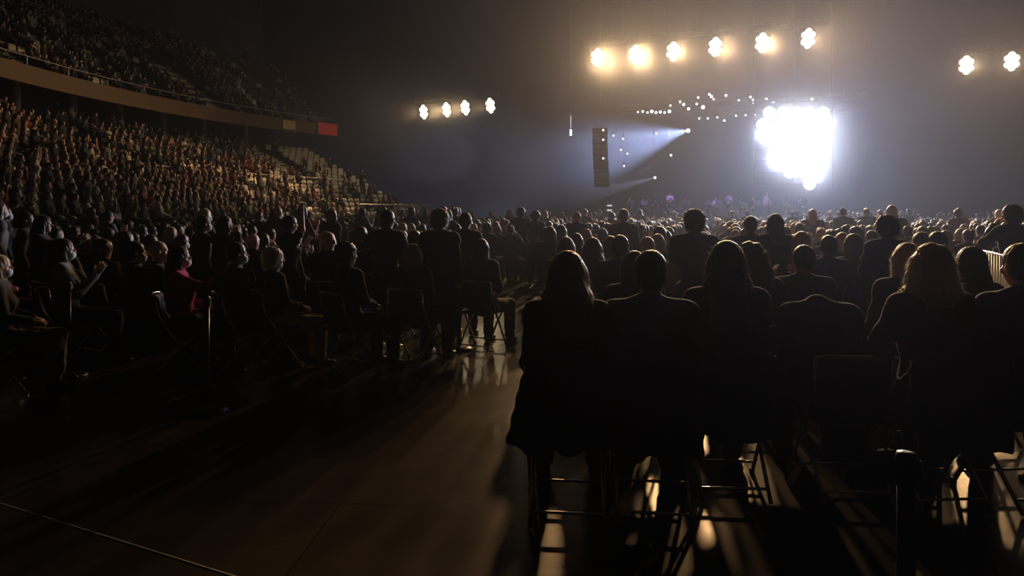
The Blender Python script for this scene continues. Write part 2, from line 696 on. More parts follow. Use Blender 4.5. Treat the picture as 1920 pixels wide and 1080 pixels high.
def shoe_mesh(J, h, i):
    S = Solid()
    if True:
        a = J['ank'][i]
        S.cone(a + np.array([0, -.035, -.040]), a + np.array([0, .06, -.045]), .045, .042, .02)
        S.cone(a + np.array([0, .06, -.048]), a + np.array([0, .15, -.055]), .043, .032, .02)
        S.cone(a + np.array([0, -.01, -.01]), a + np.array([0, -.01, -.04]), .044, .044, .02)
    S.planes = [((0, 0, -1), -.002)]
    return S.mesh('shoe', h)


_hair = {}


def hair_mesh(style, h, strands=0):
    key = (style, h, strands)
    if key in _hair:
        return _hair[key]
    S = Solid()
    sl = .05
    S.ell((0, -.018, .036), (.084, .102, .096), .02)
    face = [((0, .115, -.035), (.066, .075, .098))]
    S.cut = face
    gro = lambda amp, n: (lambda X, Y, Z: amp * np.sin(n * np.arctan2(Y + .02, X) + 3 * np.sin(Z * 22)) + amp * .6 * np.sin(2.3 * n * np.arctan2(Y + .02, X) + Z * 18))
    S.noise = gro(.0022, 17)
    if style == 'short':
        S.ell((0, -.05, -.02), (.070, .055, .06), .03)
        S.planes = [((0, .45, -1), .055)]
        sl = .025
    elif style == 'curly':
        S.ell((0, -.035, .04), (.112, .115, .108), .02)
        S.ell((0, -.06, -.03), (.10, .075, .07), .03)
        S.noise = lambda X, Y, Z: .011 * np.sin(X * 95 + 1) * np.sin(Y * 88) * np.sin(Z * 92 + 2) + .006 * np.sin(X * 170) * np.sin(Y * 150 + 1) * np.sin(Z * 160)
        sl = .05
    elif style == 'bob':
        S.cone((0, -.03, .0), (0, -.035, -.085), .095, .088, .03)
        for s in (-1, 1):
            S.cone((s * .07, .0, .01), (s * .072, .012, -.10), .032, .026, .03)
    elif style == 'long':
        S.cone((0, -.035, .0), (0, -.075, -.14), .096, .098, .03, flat=(1, 1.15))
        S.cone((0, -.075, -.14), (0, -.115, -.34), .098, .088, .05, flat=(.86, 1.5))
        for s in (-1, 1):
            S.cone((s * .07, .0, .01), (s * .092, -.01, -.16), .032, .032, .03)
            S.cone((s * .085, -.03, -.12), (s * .10, -.07, -.33), .045, .03, .04)
        sl = .08
    elif style == 'straight':
        S.cone((0, -.03, .0), (0, -.07, -.13), .092, .086, .03, flat=(1, 1.2))
        S.cone((0, -.07, -.13), (0, -.10, -.27), .086, .076, .05, flat=(.95, 1.6))
        for s in (-1, 1):
            S.cone((s * .066, .0, .01), (s * .076, .0, -.15), .03, .026, .03)
        sl = .06
    elif style == 'flare':
        S.cone((0, -.03, .02), (0, -.05, -.11), .098, .118, .03, flat=(1, 1.2))
        for s in (-1, 1):
            S.cone((s * .07, .0, .02), (s * .118, -.02, -.13), .04, .04, .03)
        S.noise = lambda X, Y, Z: .005 * np.sin(X * 60 + 4 * np.sin(Z * 30)) * np.sin(Z * 45 + Y * 20) + .003 * np.sin(22 * np.arctan2(Y, X))
        sl = .07
    elif style == 'wavy':
        S.cone((0, -.035, .0), (0, -.07, -.12), .108, .112, .03, flat=(1, 1.1))
        S.cone((0, -.07, -.12), (0, -.10, -.27), .11, .10, .05, flat=(.85, 1.4))
        for s in (-1, 1):
            S.cone((s * .07, .0, .02), (s * .11, -.01, -.15), .04, .045, .03)
        S.noise = lambda X, Y, Z: .008 * np.sin(X * 60 + 4 * np.sin(Z * 30)) * np.sin(Z * 45 + Y * 20) + .003 * np.sin(22 * np.arctan2(Y, X))
        sl = .08
    elif style == 'ponytail':
        S.ell((0, -.05, -.02), (.068, .055, .06), .03)
        S.planes = []
        S.cone((0, -.115, .05), (0, -.16, -.02), .03, .034, .02)
        S.cone((0, -.16, -.02), (0, -.14, -.20), .034, .016, .03)
    elif style == 'bun':
        S.ell((0, -.05, -.02), (.068, .055, .06), .03)
        S.ell((0, -.115, .085), (.045, .04, .042), .015)
    me = S.mesh('hair', h, strands=strands, slen=sl)
    _hair[key] = me
    return me


_mask = {}


def mask_mesh(h):
    if h not in _mask:
        S = Solid()
        S.ell((0, .045, -.052), (.062, .066, .056), .02)
        S.planes = [((0, -1, 0), -.02)]
        _mask[h] = S.mesh('mask', h)
    return _mask[h]


_body = {}


def person_meshes(h, sleeve='long', legs='long', coat=False, **pk):
    key = (h, sleeve, legs, coat, tuple(sorted((k, str(v)) for k, v in pk.items())))
    if key not in _body:
        J = joints(**pk)
        _body[key] = dict(J=J, body=body_mesh(J, h), top=top_mesh(J, h, sleeve, coat=coat), legs=trousers_mesh(J, h, legs), shoes=[shoe_mesh(J, h, 0), shoe_mesh(J, h, 1)])
    return _body[key]


def set_mat(o, m):
    if len(o.data.materials) == 0:
        o.data.materials.append(m)
    o.material_slots[0].link = 'OBJECT'
    o.material_slots[0].material = m


def person(loc, yaw, label, hair='short', hair_col='dark brown', top='black', legs='black', skin=0, mask=False, h=.010, group=None, scale=1.0, strands=3200,
           sleeve='long', legstyle='long', coat=False, cat='person', **pk):
    M = person_meshes(h, sleeve, legstyle, coat, **pk)
    J = M['J']
    root = link_mesh('person', M['body'])
    set_mat(root, skinm(skin))
    root.location = loc
    root.rotation_euler = (0, 0, yaw)
    root.scale = (scale,) * 3
    tag(root, label, cat, group)
    t = link_mesh('coat' if coat else 'top', M['top'], parent=root)
    set_mat(t, cloth(top))
    l = link_mesh('skirt' if legstyle == 'skirt' else 'trousers', M['legs'], parent=root)
    set_mat(l, cloth(legs))
    for sm in M['shoes']:
        set_mat(link_mesh('shoe', sm, parent=root), M_SHOE)
    if hair != 'bald':
        hm = hair_mesh(hair, .009 if h < .013 else .02, strands if h < .013 else 0)
        ho = link_mesh('hair', hm, parent=root)
        set_mat(ho, hairm(hair_col))
        ho.location = Vector(J['head'])
        ho.rotation_euler = Matrix(J['Q'].tolist()).to_euler()
    if mask:
        mo = link_mesh('face_mask', mask_mesh(.009 if h < .013 else .016), parent=root)
        set_mat(mo, M_MASK)
        mo.location = Vector(J['head'])
        mo.rotation_euler = Matrix(J['Q'].tolist()).to_euler()
    return root


# ------------------------------------------------------------------ the arena: floor, left stand, back, roof
AC = Vector((13.8, 28.8))                       # centre of the curved end
ANG_END = 139.0


def ring(R, u):
    """u<0: metres back along the straight side; u>=0: degrees along the bend"""
    if u < 0:
        return Vector((AC.x - R, AC.y + u))
    a = R_(180 - u)
    return Vector((AC.x + R * math.cos(a), AC.y + R * math.sin(a)))


def ring_dir(u):
    """outward direction"""
    if u < 0:
        return Vector((-1, 0))
    a = R_(180 - u)
    return Vector((math.cos(a), math.sin(a)))


U_ALL = [-33, -28, -24, -20, -16, -12, -8, -4, -1e-4] + [i * 2.05 for i in range(1, 21)]


def sweep(name, prof, us, m, cap=True):
    mb = MB()
    n = len(prof)
    vs, fs = [], []
    for u in us:
        for (r, z) in prof:
            p = ring(r, u)
            vs.append((p.x, p.y, z))
    for i in range(len(us) - 1):
        for k in range(n - 1):
            fs.append((i * n + k, i * n + k + 1, (i + 1) * n + k + 1, (i + 1) * n + k))
    mb.add(vs, fs)
    return mb.build(name, m)


# floor with plywood-like panels
def floor_material():
    m = bpy.data.materials.new('floor_panels')
    m.use_nodes = True
    nt = m.node_tree
    b = nt.nodes['Principled BSDF']
    tc = nt.nodes.new('ShaderNodeTexCoord')
    mp = nt.nodes.new('ShaderNodeMapping')
    mp.inputs['Rotation'].default_value = (0, 0, R_(4))
    nt.links.new(tc.outputs['Object'], mp.inputs[0])
    br = nt.nodes.new('ShaderNodeTexBrick')
    br.offset = .5
    br.inputs['Scale'].default_value = 1.0
    br.inputs['Brick Width'].default_value = 2.4
    br.inputs['Row Height'].default_value = 1.2
    br.inputs['Mortar Size'].default_value = .006
    br.inputs['Color1'].default_value = (.060, .047, .034, 1)
    br.inputs['Color2'].default_value = (.050, .040, .030, 1)
    br.inputs['Mortar'].default_value = (.02, .016, .012, 1)
    nt.links.new(mp.outputs[0], br.inputs['Vector'])
    mp2 = nt.nodes.new('ShaderNodeMapping')
    mp2.inputs['Scale'].default_value = (1.2, 22, 1)
    nt.links.new(tc.outputs['Object'], mp2.inputs[0])
    gr = nt.nodes.new('ShaderNodeTexNoise')
    gr.inputs['Scale'].default_value = 2.0
    gr.inputs['Detail'].default_value = 5
    nt.links.new(mp2.outputs[0], gr.inputs['Vector'])
    st = nt.nodes.new('ShaderNodeTexNoise')
    st.inputs['Scale'].default_value = .9
    st.inputs['Detail'].default_value = 5
    nt.links.new(tc.outputs['Object'], st.inputs['Vector'])
    mx = nt.nodes.new('ShaderNodeMix')
    mx.data_type = 'RGBA'
    mx.blend_type = 'MULTIPLY'
    mx.inputs[0].default_value = .45
    nt.links.new(br.outputs['Color'], mx.inputs[6])
    nt.links.new(gr.outputs['Fac'], mx.inputs[7])
    mx2 = nt.nodes.new('ShaderNodeMix')
    mx2.data_type = 'RGBA'
    mx2.blend_type = 'MULTIPLY'
    mx2.inputs[0].default_value = .5
    nt.links.new(mx.outputs[2], mx2.inputs[6])
    nt.links.new(st.outputs['Fac'], mx2.inputs[7])
    nt.links.new(mx2.outputs[2], b.inputs['Base Color'])
    mr = nt.nodes.new('ShaderNodeMapRange')
    mr.inputs['To Min'].default_value = .20
    mr.inputs['To Max'].default_value = .34
    nt.links.new(st.outputs['Fac'], mr.inputs['Value'])
    nt.links.new(mr.outputs[0], b.inputs['Roughness'])
    b.inputs['Specular IOR Level'].default_value = .85
    b.inputs['Specular Tint'].default_value = (1, .76, .46, 1)
    bp = nt.nodes.new('ShaderNodeBump')
    bp.inputs['Strength'].default_value = .12
    bp.inputs['Distance'].default_value = .004
    nt.links.new(gr.outputs['Fac'], bp.inputs['Height'])
    nt.links.new(bp.outputs[0], b.inputs['Normal'])
    return m


fl = MB().box((14, 26, -.1), (110, 76, .2)).build('floor', floor_material())
struct(fl)
ce = MB().box((14, 26, 24.2), (110, 76, .3)).build('ceiling', M_DARKWALL)
struct(ce)
struct(MB().box((14, 63.8, 12), (110, .4, 24)).build('wall_back', M_DARKWALL))
struct(MB().box((14, -11.8, 12), (110, .4, 24)).build('wall_front', M_DARKWALL))
struct(MB().box((-40.8, 26, 12), (.4, 76, 24)).build('wall_left', M_DARKWALL))
struct(MB().box((68.8, 26, 12), (.4, 76, 24)).build('wall_right', M_DARKWALL))

NROW_L, R0, Z0, TR, RI = 18, 25.75, .83, .8, .31


def low_row(i):
    return R0 + TR * i, Z0 + RI * i


prof = [(25.4, 0), (25.4, 1.25), (25.6, 1.25), (25.6, Z0)]
for i in range(NROW_L):
    r, z = low_row(i)
    prof += [(r, z), (r + TR - .0, z)] if i == 0 else [(r, z), (r + TR, z)]
rl, zl = low_row(NROW_L - 1)
prof += [(rl + TR, zl + .75), (rl + TR + .2, zl + .75), (rl + TR + .2, zl + .3), (rl + TR + 2.6, zl + .3), (rl + TR + 2.6, 10.2)]
lower = struct(sweep('lower_stand', prof, U_ALL, M_CONC))
par = struct(sweep('trim_1', [(rl + TR - .012, zl + .02), (rl + TR - .012, zl + .77), (rl + TR + .21, zl + .77)], U_ALL, M_TAN))
# upper stand
NROW_U, RU0, ZU0, TRU, RIU = 14, 37.1, 8.3, .78, .5


def up_row(i):
    return RU0 + TRU * i, ZU0 + RIU * i


prof = [(43.2, 9.9), (36.6, 7.7), (36.6, 8.55), (36.8, 8.55), (36.8, ZU0)]
for i in range(NROW_U):
    r, z = up_row(i)
    prof += [(r, z), (r + TRU, z)]
ru, zu = up_row(NROW_U - 1)
prof += [(ru + TRU, zu + 3.0), (ru + TRU + .2, zu + 3.0), (ru + TRU + .2, 24)]
U_UP = U_ALL
upper = struct(sweep('upper_stand', prof, U_UP, M_CONC))
fas = struct(sweep('trim_2', [(36.585, 7.68), (36.585, 8.56), (36.8, 8.57)], U_UP, M_TAN))


def end_wall(name, pr, u, m):
    d = ring_dir(u)
    vs = []
    for (r, z) in pr:
        p = ring(r, u)
        vs.append((p.x, p.y, z))
    mb = MB()
    mb.add(vs, [tuple(range(len(vs)))])
    return struct(mb.build(name, m))


pe = [(25.4, 0), (25.4, 1.25)]
for i in range(NROW_L):
    r, z = low_row(i)
    pe += [(r, z), (r + TR, z)]
pe += [(rl + TR + 2.6, zl), (rl + TR + 2.6, 0)]
end_wall('wall_end', pe, U_ALL[-1] + .02, M_TAN)
pe = [(43.2, 9.9), (36.6, 7.7), (36.6, 8.55)]
for i in range(NROW_U):
    r, z = up_row(i)
    pe += [(r, z), (r + TRU, z)]
end_wall('wall_upper_end', pe, U_ALL[-1] + .02, M_CONC)


def rail_along(R, z, us, posts, label, r=.03, mid=True, post_h=.8):
    root = empty('handrail', (0, 0, 0))
    p0 = ring(R, us[0])
    root.location = (p0.x, p0.y, z - post_h)
    off = root.location
    pts = [Vector((ring(R, u).x, ring(R, u).y, z)) - off for u in us]
    MB().tube(pts, r, 6).build('top_rail', M_RAIL, root)
    if mid:
        MB().tube([p - Vector((0, 0, post_h * .5)) for p in pts], r * .6, 6).build('middle_rail', M_RAIL, root)
    for u in posts:
        p = Vector((ring(R, u).x, ring(R, u).y, z)) - off
        MB().tube([p, p - Vector((0, 0, post_h))], r * .8, 6).build('post', M_RAIL, root)
    tag(root, label, 'handrail')
    return root


us_fine = [-12, -8, -4, -.001] + list(range(2, 41, 2))
r5, z5 = low_row(8)
rail_along(r5, z5 + .72, us_fine, list(range(-12, 0, 3)) + list(range(0, 40, 4)), 'long pale handrail running along the middle of the lower stand', r=.035, post_h=.72)
rail_along(36.7, 9.0, us_fine, list(range(-12, 0, 3)) + list(range(0, 40, 4)), 'thin handrail along the front edge of the upper balcony', r=.02, post_h=.45, mid=False)
ru9, zu9 = up_row(11)
rail_along(ru9, zu9 + .95, [-12, -8, -4, -.001] + list(range(2, 25, 2)), list(range(-12, 0, 3)) + list(range(0, 24, 4)), 'thin handrail high up across the back of the upper stand', r=.022, post_h=.95)
rail_along(25.5, 2.15, [26, 28, 30, 32, 34, 36, 38, 40.5], [26, 29, 32, 35, 38, 40.5], 'bright handrail on the front wall of the lower stand nearest the stage', r=.035, post_h=.95)


def stairs(u, rowf, i0, i1, tr, label, m=M_STEP, w=1.9):
    """a flight of pale steps between two banks of seats: two steps to every row"""
    d2 = ring_dir(u)
    d = Vector((d2.x, d2.y, 0))
    t = Vector((-d.y, d.x, 0))
    rot = Matrix((d, t, Vector((0, 0, 1)))).transposed()
    r, z = rowf(i0)
    p = ring(r, u)
    root = empty('stair_flight', (p.x, p.y, z))
    mb = MB()
    _, za = rowf(0)
    _, zb = rowf(1)
    ri = zb - za
    for i in range(i0, i1):
        r, z = rowf(i)
        for q in (0, 1):
            rr = r + tr * (q * .5 + .25)
            p2 = ring(rr, u)
            zz = z + ri * .5 * (q)
            hh = .05 + ri * .5 * q
            mb.box(Vector((p2.x, p2.y, z + hh / 2 + .001)) - root.location, (tr * .5, w, hh), rot)
    mb.build('steps', m, root)
    tag(root, label, 'stairs')
    return root


stairs(9.0, low_row, 8, NROW_L, TR, 'pale stair flight down the lower stand below the dark doorway')
stairs(25.5, up_row, 0, 8, TRU, 'pale stair flight in the upper stand meeting the balcony edge, the one further right')
stairs(5.0, up_row, 0, 12, TRU, 'pale stair flight in the upper stand at the far left')
stairs(33.0, low_row, 11, NROW_L, TR, 'pale stair flight at the top of the lower stand near its stage end')
STAIR_L = {9.0: (8, 18), 33.0: (11, 18)}
STAIR_U = {25.5: (0, 8), 5.0: (0, 12)}

# columns of the concourse between the stands
for j, u in enumerate((-3.0, .8, 5.0, 9.5, 14.5, 19.0, 23.5, 28.0, 33.0)):
    p = ring(rl + TR + .6, u)
    o = MB().lathe((p.x, p.y, zl + .3), [(.24, 0), (.24, .25), (.19, .3), (.19, 3.1), (.26, 3.2)], 14).build('concourse_column', M_STEP, None, True)
    struct(o)
    o['label'] = 'pale round column between the two stands'
# sign panels on the balcony front
def fascia_panel(name, u0, u1, z0, z1, m, label, cat, out=.04):
    us = [u0 + (u1 - u0) * i / 6 for i in range(7)]
    vs, fs = [], []
    R = 36.585 - out
    for u in us:
        for rr in (R, R - .03):
            p = ring(rr, u)
            for z in (z0, z1):
                vs.append((p.x, p.y, z))
    for i in range(6):
        a, b = i * 4, i * 4 + 4
        fs += [(a + 2, a + 3, b + 3, b + 2), (a, b, b + 1, a + 1), (a + 1, b + 1, b + 3, a + 3), (a, a + 2, b + 2, b)]
    fs += [(0, 1, 3, 2), (24, 26, 27, 25)]
    mb = MB()
    mb.add(vs, fs)
    return tag(mb.build(name, m), label, cat)


M_BANNER = mat('red_banner_cloth', (.75, .05, .045), rough=.8, bump=.2, bscale=3, vary=.3, vscale=.8)
M_PANEL = mat('tan_sign_panel', (.55, .36, .15), rough=.7, vary=.2, vscale=.7)
b_ = fascia_panel('banner', 38.2, 40.9, 7.72, 8.62, M_BANNER, 'red banner hung on the balcony front at its stage end', 'banner')
p = ring(36.5, 38.1)
MB().box((p.x, p.y, 8.17), (.09, .09, .95)).build('edge_strip', M_RAIL, b_)
fascia_panel('sign_panel', 33.2, 34.9, 7.8, 8.45, M_PANEL, 'tan rectangular panel on the balcony front left of the red banner', 'panel')

# front barrier by the stage end of the stand
def barrier_gate():
    a = at3(690, 398, 44.0)
    a.z = 0
    root = empty('stand_gate', a)
    W = 3.4
    MB().box((W / 2, 0, 1.05), (W, .08, 1.5)).build('panel', M_TAN, root)
    MB().tube([(0, 0, 2.2), (W, 0, 2.0)], .05, 8).build('top_rail', M_RAIL, root)
    for x in (0, W * .5, W):
        MB().tube([(x, 0, 0), (x, 0, 2.2 - .2 * x / W)], .045, 8).build('post', M_RAIL, root)
    for x in (.3, W * .5 + .3):
        MB().tube([(x, -.06, .4), (x + W * .4, -.06, 2.0)], .035, 6).build('brace', M_RAIL, root)
    tag(root, 'tan barrier gate with slanting braces where the stand ends near the stage', 'gate')


barrier_gate()

# ------------------------------------------------------------------ the stage end
STY = 47.0
M_STAGE = mat('stage_black', (.012, .012, .014), rough=.6, spec=.3, bump=.1, vary=.2)
st = MB().box((16.5, STY + 6, .7), (24, 12, 1.4), None, .02).build('stage_floor', M_STAGE)
struct(st)
M_TRUSS = mat('truss_metal', (.03, .03, .032), rough=.4, metal=.6, vary=.1)


def truss(a, b, label, size=.4, hang=None, r=.025):
    a, b = Vector(a), Vector(b)
    root = empty('lighting_truss', a)
    d = (b - a)
    L = d.length
    d.normalize()
    sd = d.cross(Vector((0, 0, 1))).normalized()
    upv = sd.cross(d)
    mb = MB()
    cor = [(sd * x + upv * y) * size / 2 for x, y in ((-1, -1), (1, -1), (1, 1), (-1, 1))]
    for c in cor:
        mb.tube([c, c + d * L], r, 5)
    n = max(2, int(L / size / 1.2))
    for i in range(n):
        for k in range(4):
            p, q = cor[k] + d * (L * i / n), cor[(k + 1) % 4] + d * (L * (i + 1) / n)
            mb.tube([p, q], r * .55, 4, cap=False)
    mb.build('lattice', M_TRUSS, root)
    if hang:
        for t in hang:
            MB().tube([d * L * t + upv * size / 2, Vector((0, 0, 24.02 - a.z)) + Vector(((d * L * t).x, (d * L * t).y, 0))], .004, 4).build('hoist_cable', M_TRUSS, root)
    tag(root, label, 'truss')
    return root


M_WLENS = mat('warm_lens', (.8, .7, .5), rough=.3, emit=(1.0, .80, .47), estr=30)
M_HOUS = mat('lamp_housing', (.02, .02, .02), rough=.5, metal=.4, bump=.05)


def blinder(pos, aim, label, group, size=1.0):
    """audience blinder: housing, yoke and six bright lenses"""
    root = empty('blinder_lamp', pos)
    d = (Vector(aim) - Vector(pos)).normalized()
    q = d.to_track_quat('Y', 'Z').to_matrix()
    w, hgt = .78 * size, 1.15 * size
    mb = MB()
    mb.lathe((0, 0, 0), [(1.0, .03), (1.02, 0), (.98, -.16), (.6, -.3)], 24, axis=(0, 1, 0))
    mb.v = [tuple(q @ Vector((v[0] * w / 2 * 1.12, v[1], v[2] * hgt / 2 * 1.08))) for v in mb.v]
    mb.build('housing', M_HOUS, root, True)
    mb = MB()
    mb.tube([q @ Vector((-w / 2 - .12, -.1, 0)), q @ Vector((-w / 2 - .12, -.1, hgt * .62)), q @ Vector((w / 2 + .12, -.1, hgt * .62)), q @ Vector((w / 2 + .12, -.1, 0))], .025, 6)
    mb.build('yoke', M_HOUS, root)
    for cx, cz in ((0, 0), (.21, .20), (.21, -.20), (-.21, .20), (-.21, -.20), (0, .40), (0, -.40)):
        c = q @ Vector((cx * size, .0, cz * size))
        MB().lathe(c, [(.185 * size, .03), (.18 * size, .06), (.09 * size, .09), (.01, .10)], 18, axis=d).build('lens', M_WLENS, root, True)
    tag(root, label, 'stage light', group)
    return root


AIM = Vector((10.0, 6.0, 1.0))
# front truss over the stage, six lamps
FZ = 12.0
front_px = [(1120, 108), (1191, 102), (1262, 96), (1341, 88), (1429, 80), (1515, 72)]
FP = [at3(x, y, F_PX * (FZ - CAMH) / (HY - y)) for x, y in front_px]
ords = ['lowest and leftmost', 'second', 'third', 'fourth', 'fifth', 'highest and rightmost']
for i, pz in enumerate(FP):
    aim = AIM + Vector((i * 1.2 - 3, 0, 0))
    blinder(pz, aim, 'warm white blinder lamp on the front truss, ' + ords[i] + ' of its six', 'blinders on the front truss')
    spot('warm_spot', pz + (aim - pz).normalized() * .35, aim, WARM_POWER, WARM, (58, 50, 42, 40, 40, 40)[i], .6, .35)
dv = (FP[5] - FP[0]).normalized()
truss(FP[0] - dv * 1.2 + Vector((0, .1, .95)), FP[5] + dv * 1.2 + Vector((0, .1, .95)), 'long dark lighting truss holding six warm lamps', hang=(.1, .5, .9))
LZ = 9.6
left_px = [(795, 210), (838, 206), (873, 202), (920, 198)]
LP = [at3(x, y, F_PX * (LZ - CAMH) / (HY - y)) for x, y in left_px]
ords4 = ['leftmost', 'second from the left', 'third from the left', 'rightmost']
for i, pz in enumerate(LP):
    aim = Vector((-21 + i * 2.5, 31, 4.5))
    blinder(pz, aim, 'small warm lamp in the row left of the stage, ' + ords4[i] + ' of four', 'warm lamps left of the stage', .95)
    spot('warm_spot', pz + (aim - pz).normalized() * .35, aim, WARM_SIDE_POWER, WARM, 58, .8, .3)
dv = (LP[3] - LP[0]).normalized()
truss(LP[0] - dv * 1.0 + Vector((0, .1, .9)), LP[3] + dv * 1.0 + Vector((0, .1, .9)), 'short dark truss holding four warm lamps left of the stage', hang=(.1, .9))
right_px = [(1812, 122), (1897, 115)]
RP = [at3(x, y, F_PX * (FZ - CAMH) / (HY - y)) for x, y in right_px]
for i, pz in enumerate(RP):
    aim = Vector((10.0 + i, 4, 1.0))
    blinder(pz, aim, 'warm blinder lamp right of the stage, the ' + ('left' if i == 0 else 'right') + ' one of the pair in view', 'warm lamps right of the stage', 1.1)
    spot('warm_spot', pz + (aim - pz).normalized() * .35, aim, WARM_POWER * .35, WARM, 44, .6, .35)
dv = (RP[1] - RP[0]).normalized()
truss(RP[0] - dv * 1.0 + Vector((0, .1, 1.0)), RP[1] + dv * 4 + Vector((0, .1, 1.0)), 'dark truss holding the warm lamps right of the stage', hang=(.1, .9))

# blazing white light: its lens glare filled out by an added lamp cluster
M_WHLENS = mat('white_lens', (.9, .9, .95), rough=.3, emit=(.90, .93, 1.0), estr=30)
KY = 46.0
cl = [(1490, 258, 62), (1458, 243, 40), (1512, 292, 48), (1525, 325, 26), (1520, 232, 42)]  # circles tracing the outline of the white glare
s_ = F_PX / KY
spots_w = []
step = 25
row = 0
for yy in range(190, 352, 22):
    for xx in range(1405, 1570, step):
        x_ = xx + (step / 2 if row % 2 else 0)
        if any((x_ - a) ** 2 + (yy - b) ** 2 < (c - 4) ** 2 for a, b, c in cl):
            spots_w.append((x_, yy))
    row += 1
rk = empty('glare_rack', at3(1490, 268, KY + .5))  # rack added to carry the lamps that fill the glare
mb = MB()
for yy in range(190, 352, 22):
    a, b = at3(1415, yy, KY + .32) - rk.location, at3(1562, yy, KY + .32) - rk.location
    mb.tube([a, b], .03, 6)
mb.build('cross_bar', M_TRUSS, rk)
for xx in (1415, 1490, 1562):
    MB().tube([at3(xx, 350, KY + .4) - rk.location, Vector((at3(xx, 0, KY).x, KY + .4, 24.02)) - rk.location], .04, 6).build('upright', M_TRUSS, rk)
tag(rk, 'added dark rack of bars carrying the lamps that fill the white glare', 'rack')
mbL, mbH = MB(), MB()
mbL.lathe((0, 0, 0), [(.45, 0), (.45, .03), (.34, .09), (.05, .12)], 18, axis=(0, -1, 0))
mbH.lathe((0, 0, 0), [(.462, .04), (.465, 0), (.42, -.12), (.2, -.28)], 18, axis=(0, -1, 0))
meL, meH = mbL.mesh('lens', True), mbH.mesh('housing', True)
meL.materials.append(M_WHLENS)
meH.materials.append(M_HOUS)
for (x_, yy) in spots_w:
    o = empty('glare_lamp', at3(x_, yy, KY))  # lamps added to fill the blown-out glare of the bright light
    link_mesh('lens', meL, parent=o)
    link_mesh('housing', meH, parent=o)
    tag(o, 'added white round lamp filling out the glare over the right of the stage', 'stage light', 'added lamps filling the white glare')
for (kx, ky) in ((1490, 262), (1432, 250), (1525, 240), (1455, 300), (1512, 295), (1527, 328)):
    spot('white_key', at3(kx, ky, KY - .35), (3.5, 4.0, 1.0), KEY_POWER, WHITE, 46, .7, .4)

# stage trusses with small fixtures
truss(at3(1165, 203, 48.5), at3(1625, 180, 48.5), 'dark truss over the front of the stage with small white lamps', hang=(.05, .5, .95))
truss(at3(1290, 212, 54.0), at3(1600, 208, 54.0), 'dark truss over the back of the stage with a row of small lamps', hang=(.1, .9))
M_SLENS = mat('stage_lens', (.9, .9, .95), rough=.3, emit=(.85, .9, 1.0), estr=7)
mbL, mbH = MB(), MB()
mbL.lathe((0, 0, 0), [(.085, 0), (.085, .02), (.05, .04)], 12, axis=(0, -1, -.2))
mbH.box((0, .14, .03), (.22, .26, .24), None, .03)
mbH.tube([(-.14, .1, 0), (-.14, .1, .26), (.14, .1, .26), (.14, .1, 0)], .015, 5)
meSL, meSH = mbL.mesh('lens', True), mbH.mesh('housing')
meSL.materials.append(M_SLENS)
meSH.materials.append(M_HOUS)


def stage_lamp(x, y, Y, s=1.0, label='small white moving light on the stage truss', group='small stage lights'):
    o = empty('stage_lamp', at3(x, y, Y))
    o.scale = (s, s, s)
    link_mesh('lens', meSL, parent=o)
    link_mesh('housing', meSH, parent=o)
    tag(o, label, 'stage light', group)
    return o


for (x, y, s) in ((1196, 210, .7), (1205, 209, .9), (1214, 211, .8), (1222, 209, 1.3), (1230, 211, 1.0), (1238, 210, 1.1), (1246, 211, .9), (1255, 209, 1.3), (1257, 198, .8), (1275, 191, .9), (1282, 196, 1.1),
                  (1291, 204, 1.2), (1306, 195, .9), (1318, 201, 1.6), (1309, 183, .9)):
    stage_lamp(x, y, 48.4, s, 'small white lamp on the left half of the front stage truss', 'lamps on the left of the stage truss')
for (x, y, s) in ((1330, 177, 1.0), (1334, 181, 1.1), (1338, 186, .8), (1361, 179, 1.0), (1385, 188, .8), (1407, 182, .9), (1412, 187, .9), (1413, 194, .7), (1437, 185, .9), (1450, 191, .8), (1522, 186, 1.0)):
    stage_lamp(x, y, 48.4, s, 'small white lamp on the right half of the front stage truss', 'lamps on the right of the stage truss')
for x, y in ((1311, 222), (1327, 222), (1345, 220), (1380, 217), (1398, 216), (1415, 215)):
    stage_lamp(x, y, 53.9, .85, 'small white lamp in the even row on the back stage truss', 'row of lamps on the back truss')
# lamps that throw the visible beams
beams = [((1290, 245), (1120, 262), 48.0, 1.7, 14, 5200), ((1230, 250), (1100, 252), 48.0, .9, 9, 900), ((1258, 291), (1160, 345), 48.0, .9, 9, 900), ((1228, 333), (1120, 362), 48.0, 1.0, 14, 1800),
         ((1358, 226), (1318, 330), 50.0, .9, 10, 900)]
for j, (a, b, Y, s, ang, pw) in enumerate(beams):
    stage_lamp(a[0], a[1], Y, s, ['bright moving light throwing a wide beam leftwards across the stage', 'small moving light throwing a thin level beam to the left', 'small moving light throwing a faint beam down to the left',
                                  'low moving light throwing a blue beam to the left', 'moving light on the back truss throwing a beam straight down'][j], None)
    p0 = at3(a[0], a[1], Y - .25)
    spot('beam', p0, at3(b[0], b[1], Y + 4.5), pw * 18, (.62, .72, 1.0), ang, .7, .05)
    mb = MB().tube([p0 + Vector((0, .45, .28)), Vector((p0.x, p0.y + .45, 24.0))], .004, 4)
    tag(mb.build('hanging_pole', M_TRUSS), ['thin dark drop pole holding the brightest beam light', 'thin dark drop pole holding the level beam light', 'thin dark drop pole holding the faint beam light', 'thin dark drop pole holding the low blue beam light',
                                            'thin dark drop pole holding the downward beam light'][j], 'pole')
# wide cold wash from the stage into the haze
spot('cold_wash', at3(1288, 245, 47.6), at3(1080, 292, 54.0), 110000, (.46, .57, 1.0), 50, .9, .1)
spot('cold_wash', at3(1560, 225, 50), at3(1760, 420, 30), 3000, (.6, .66, 1.0), 80, .8, .2)

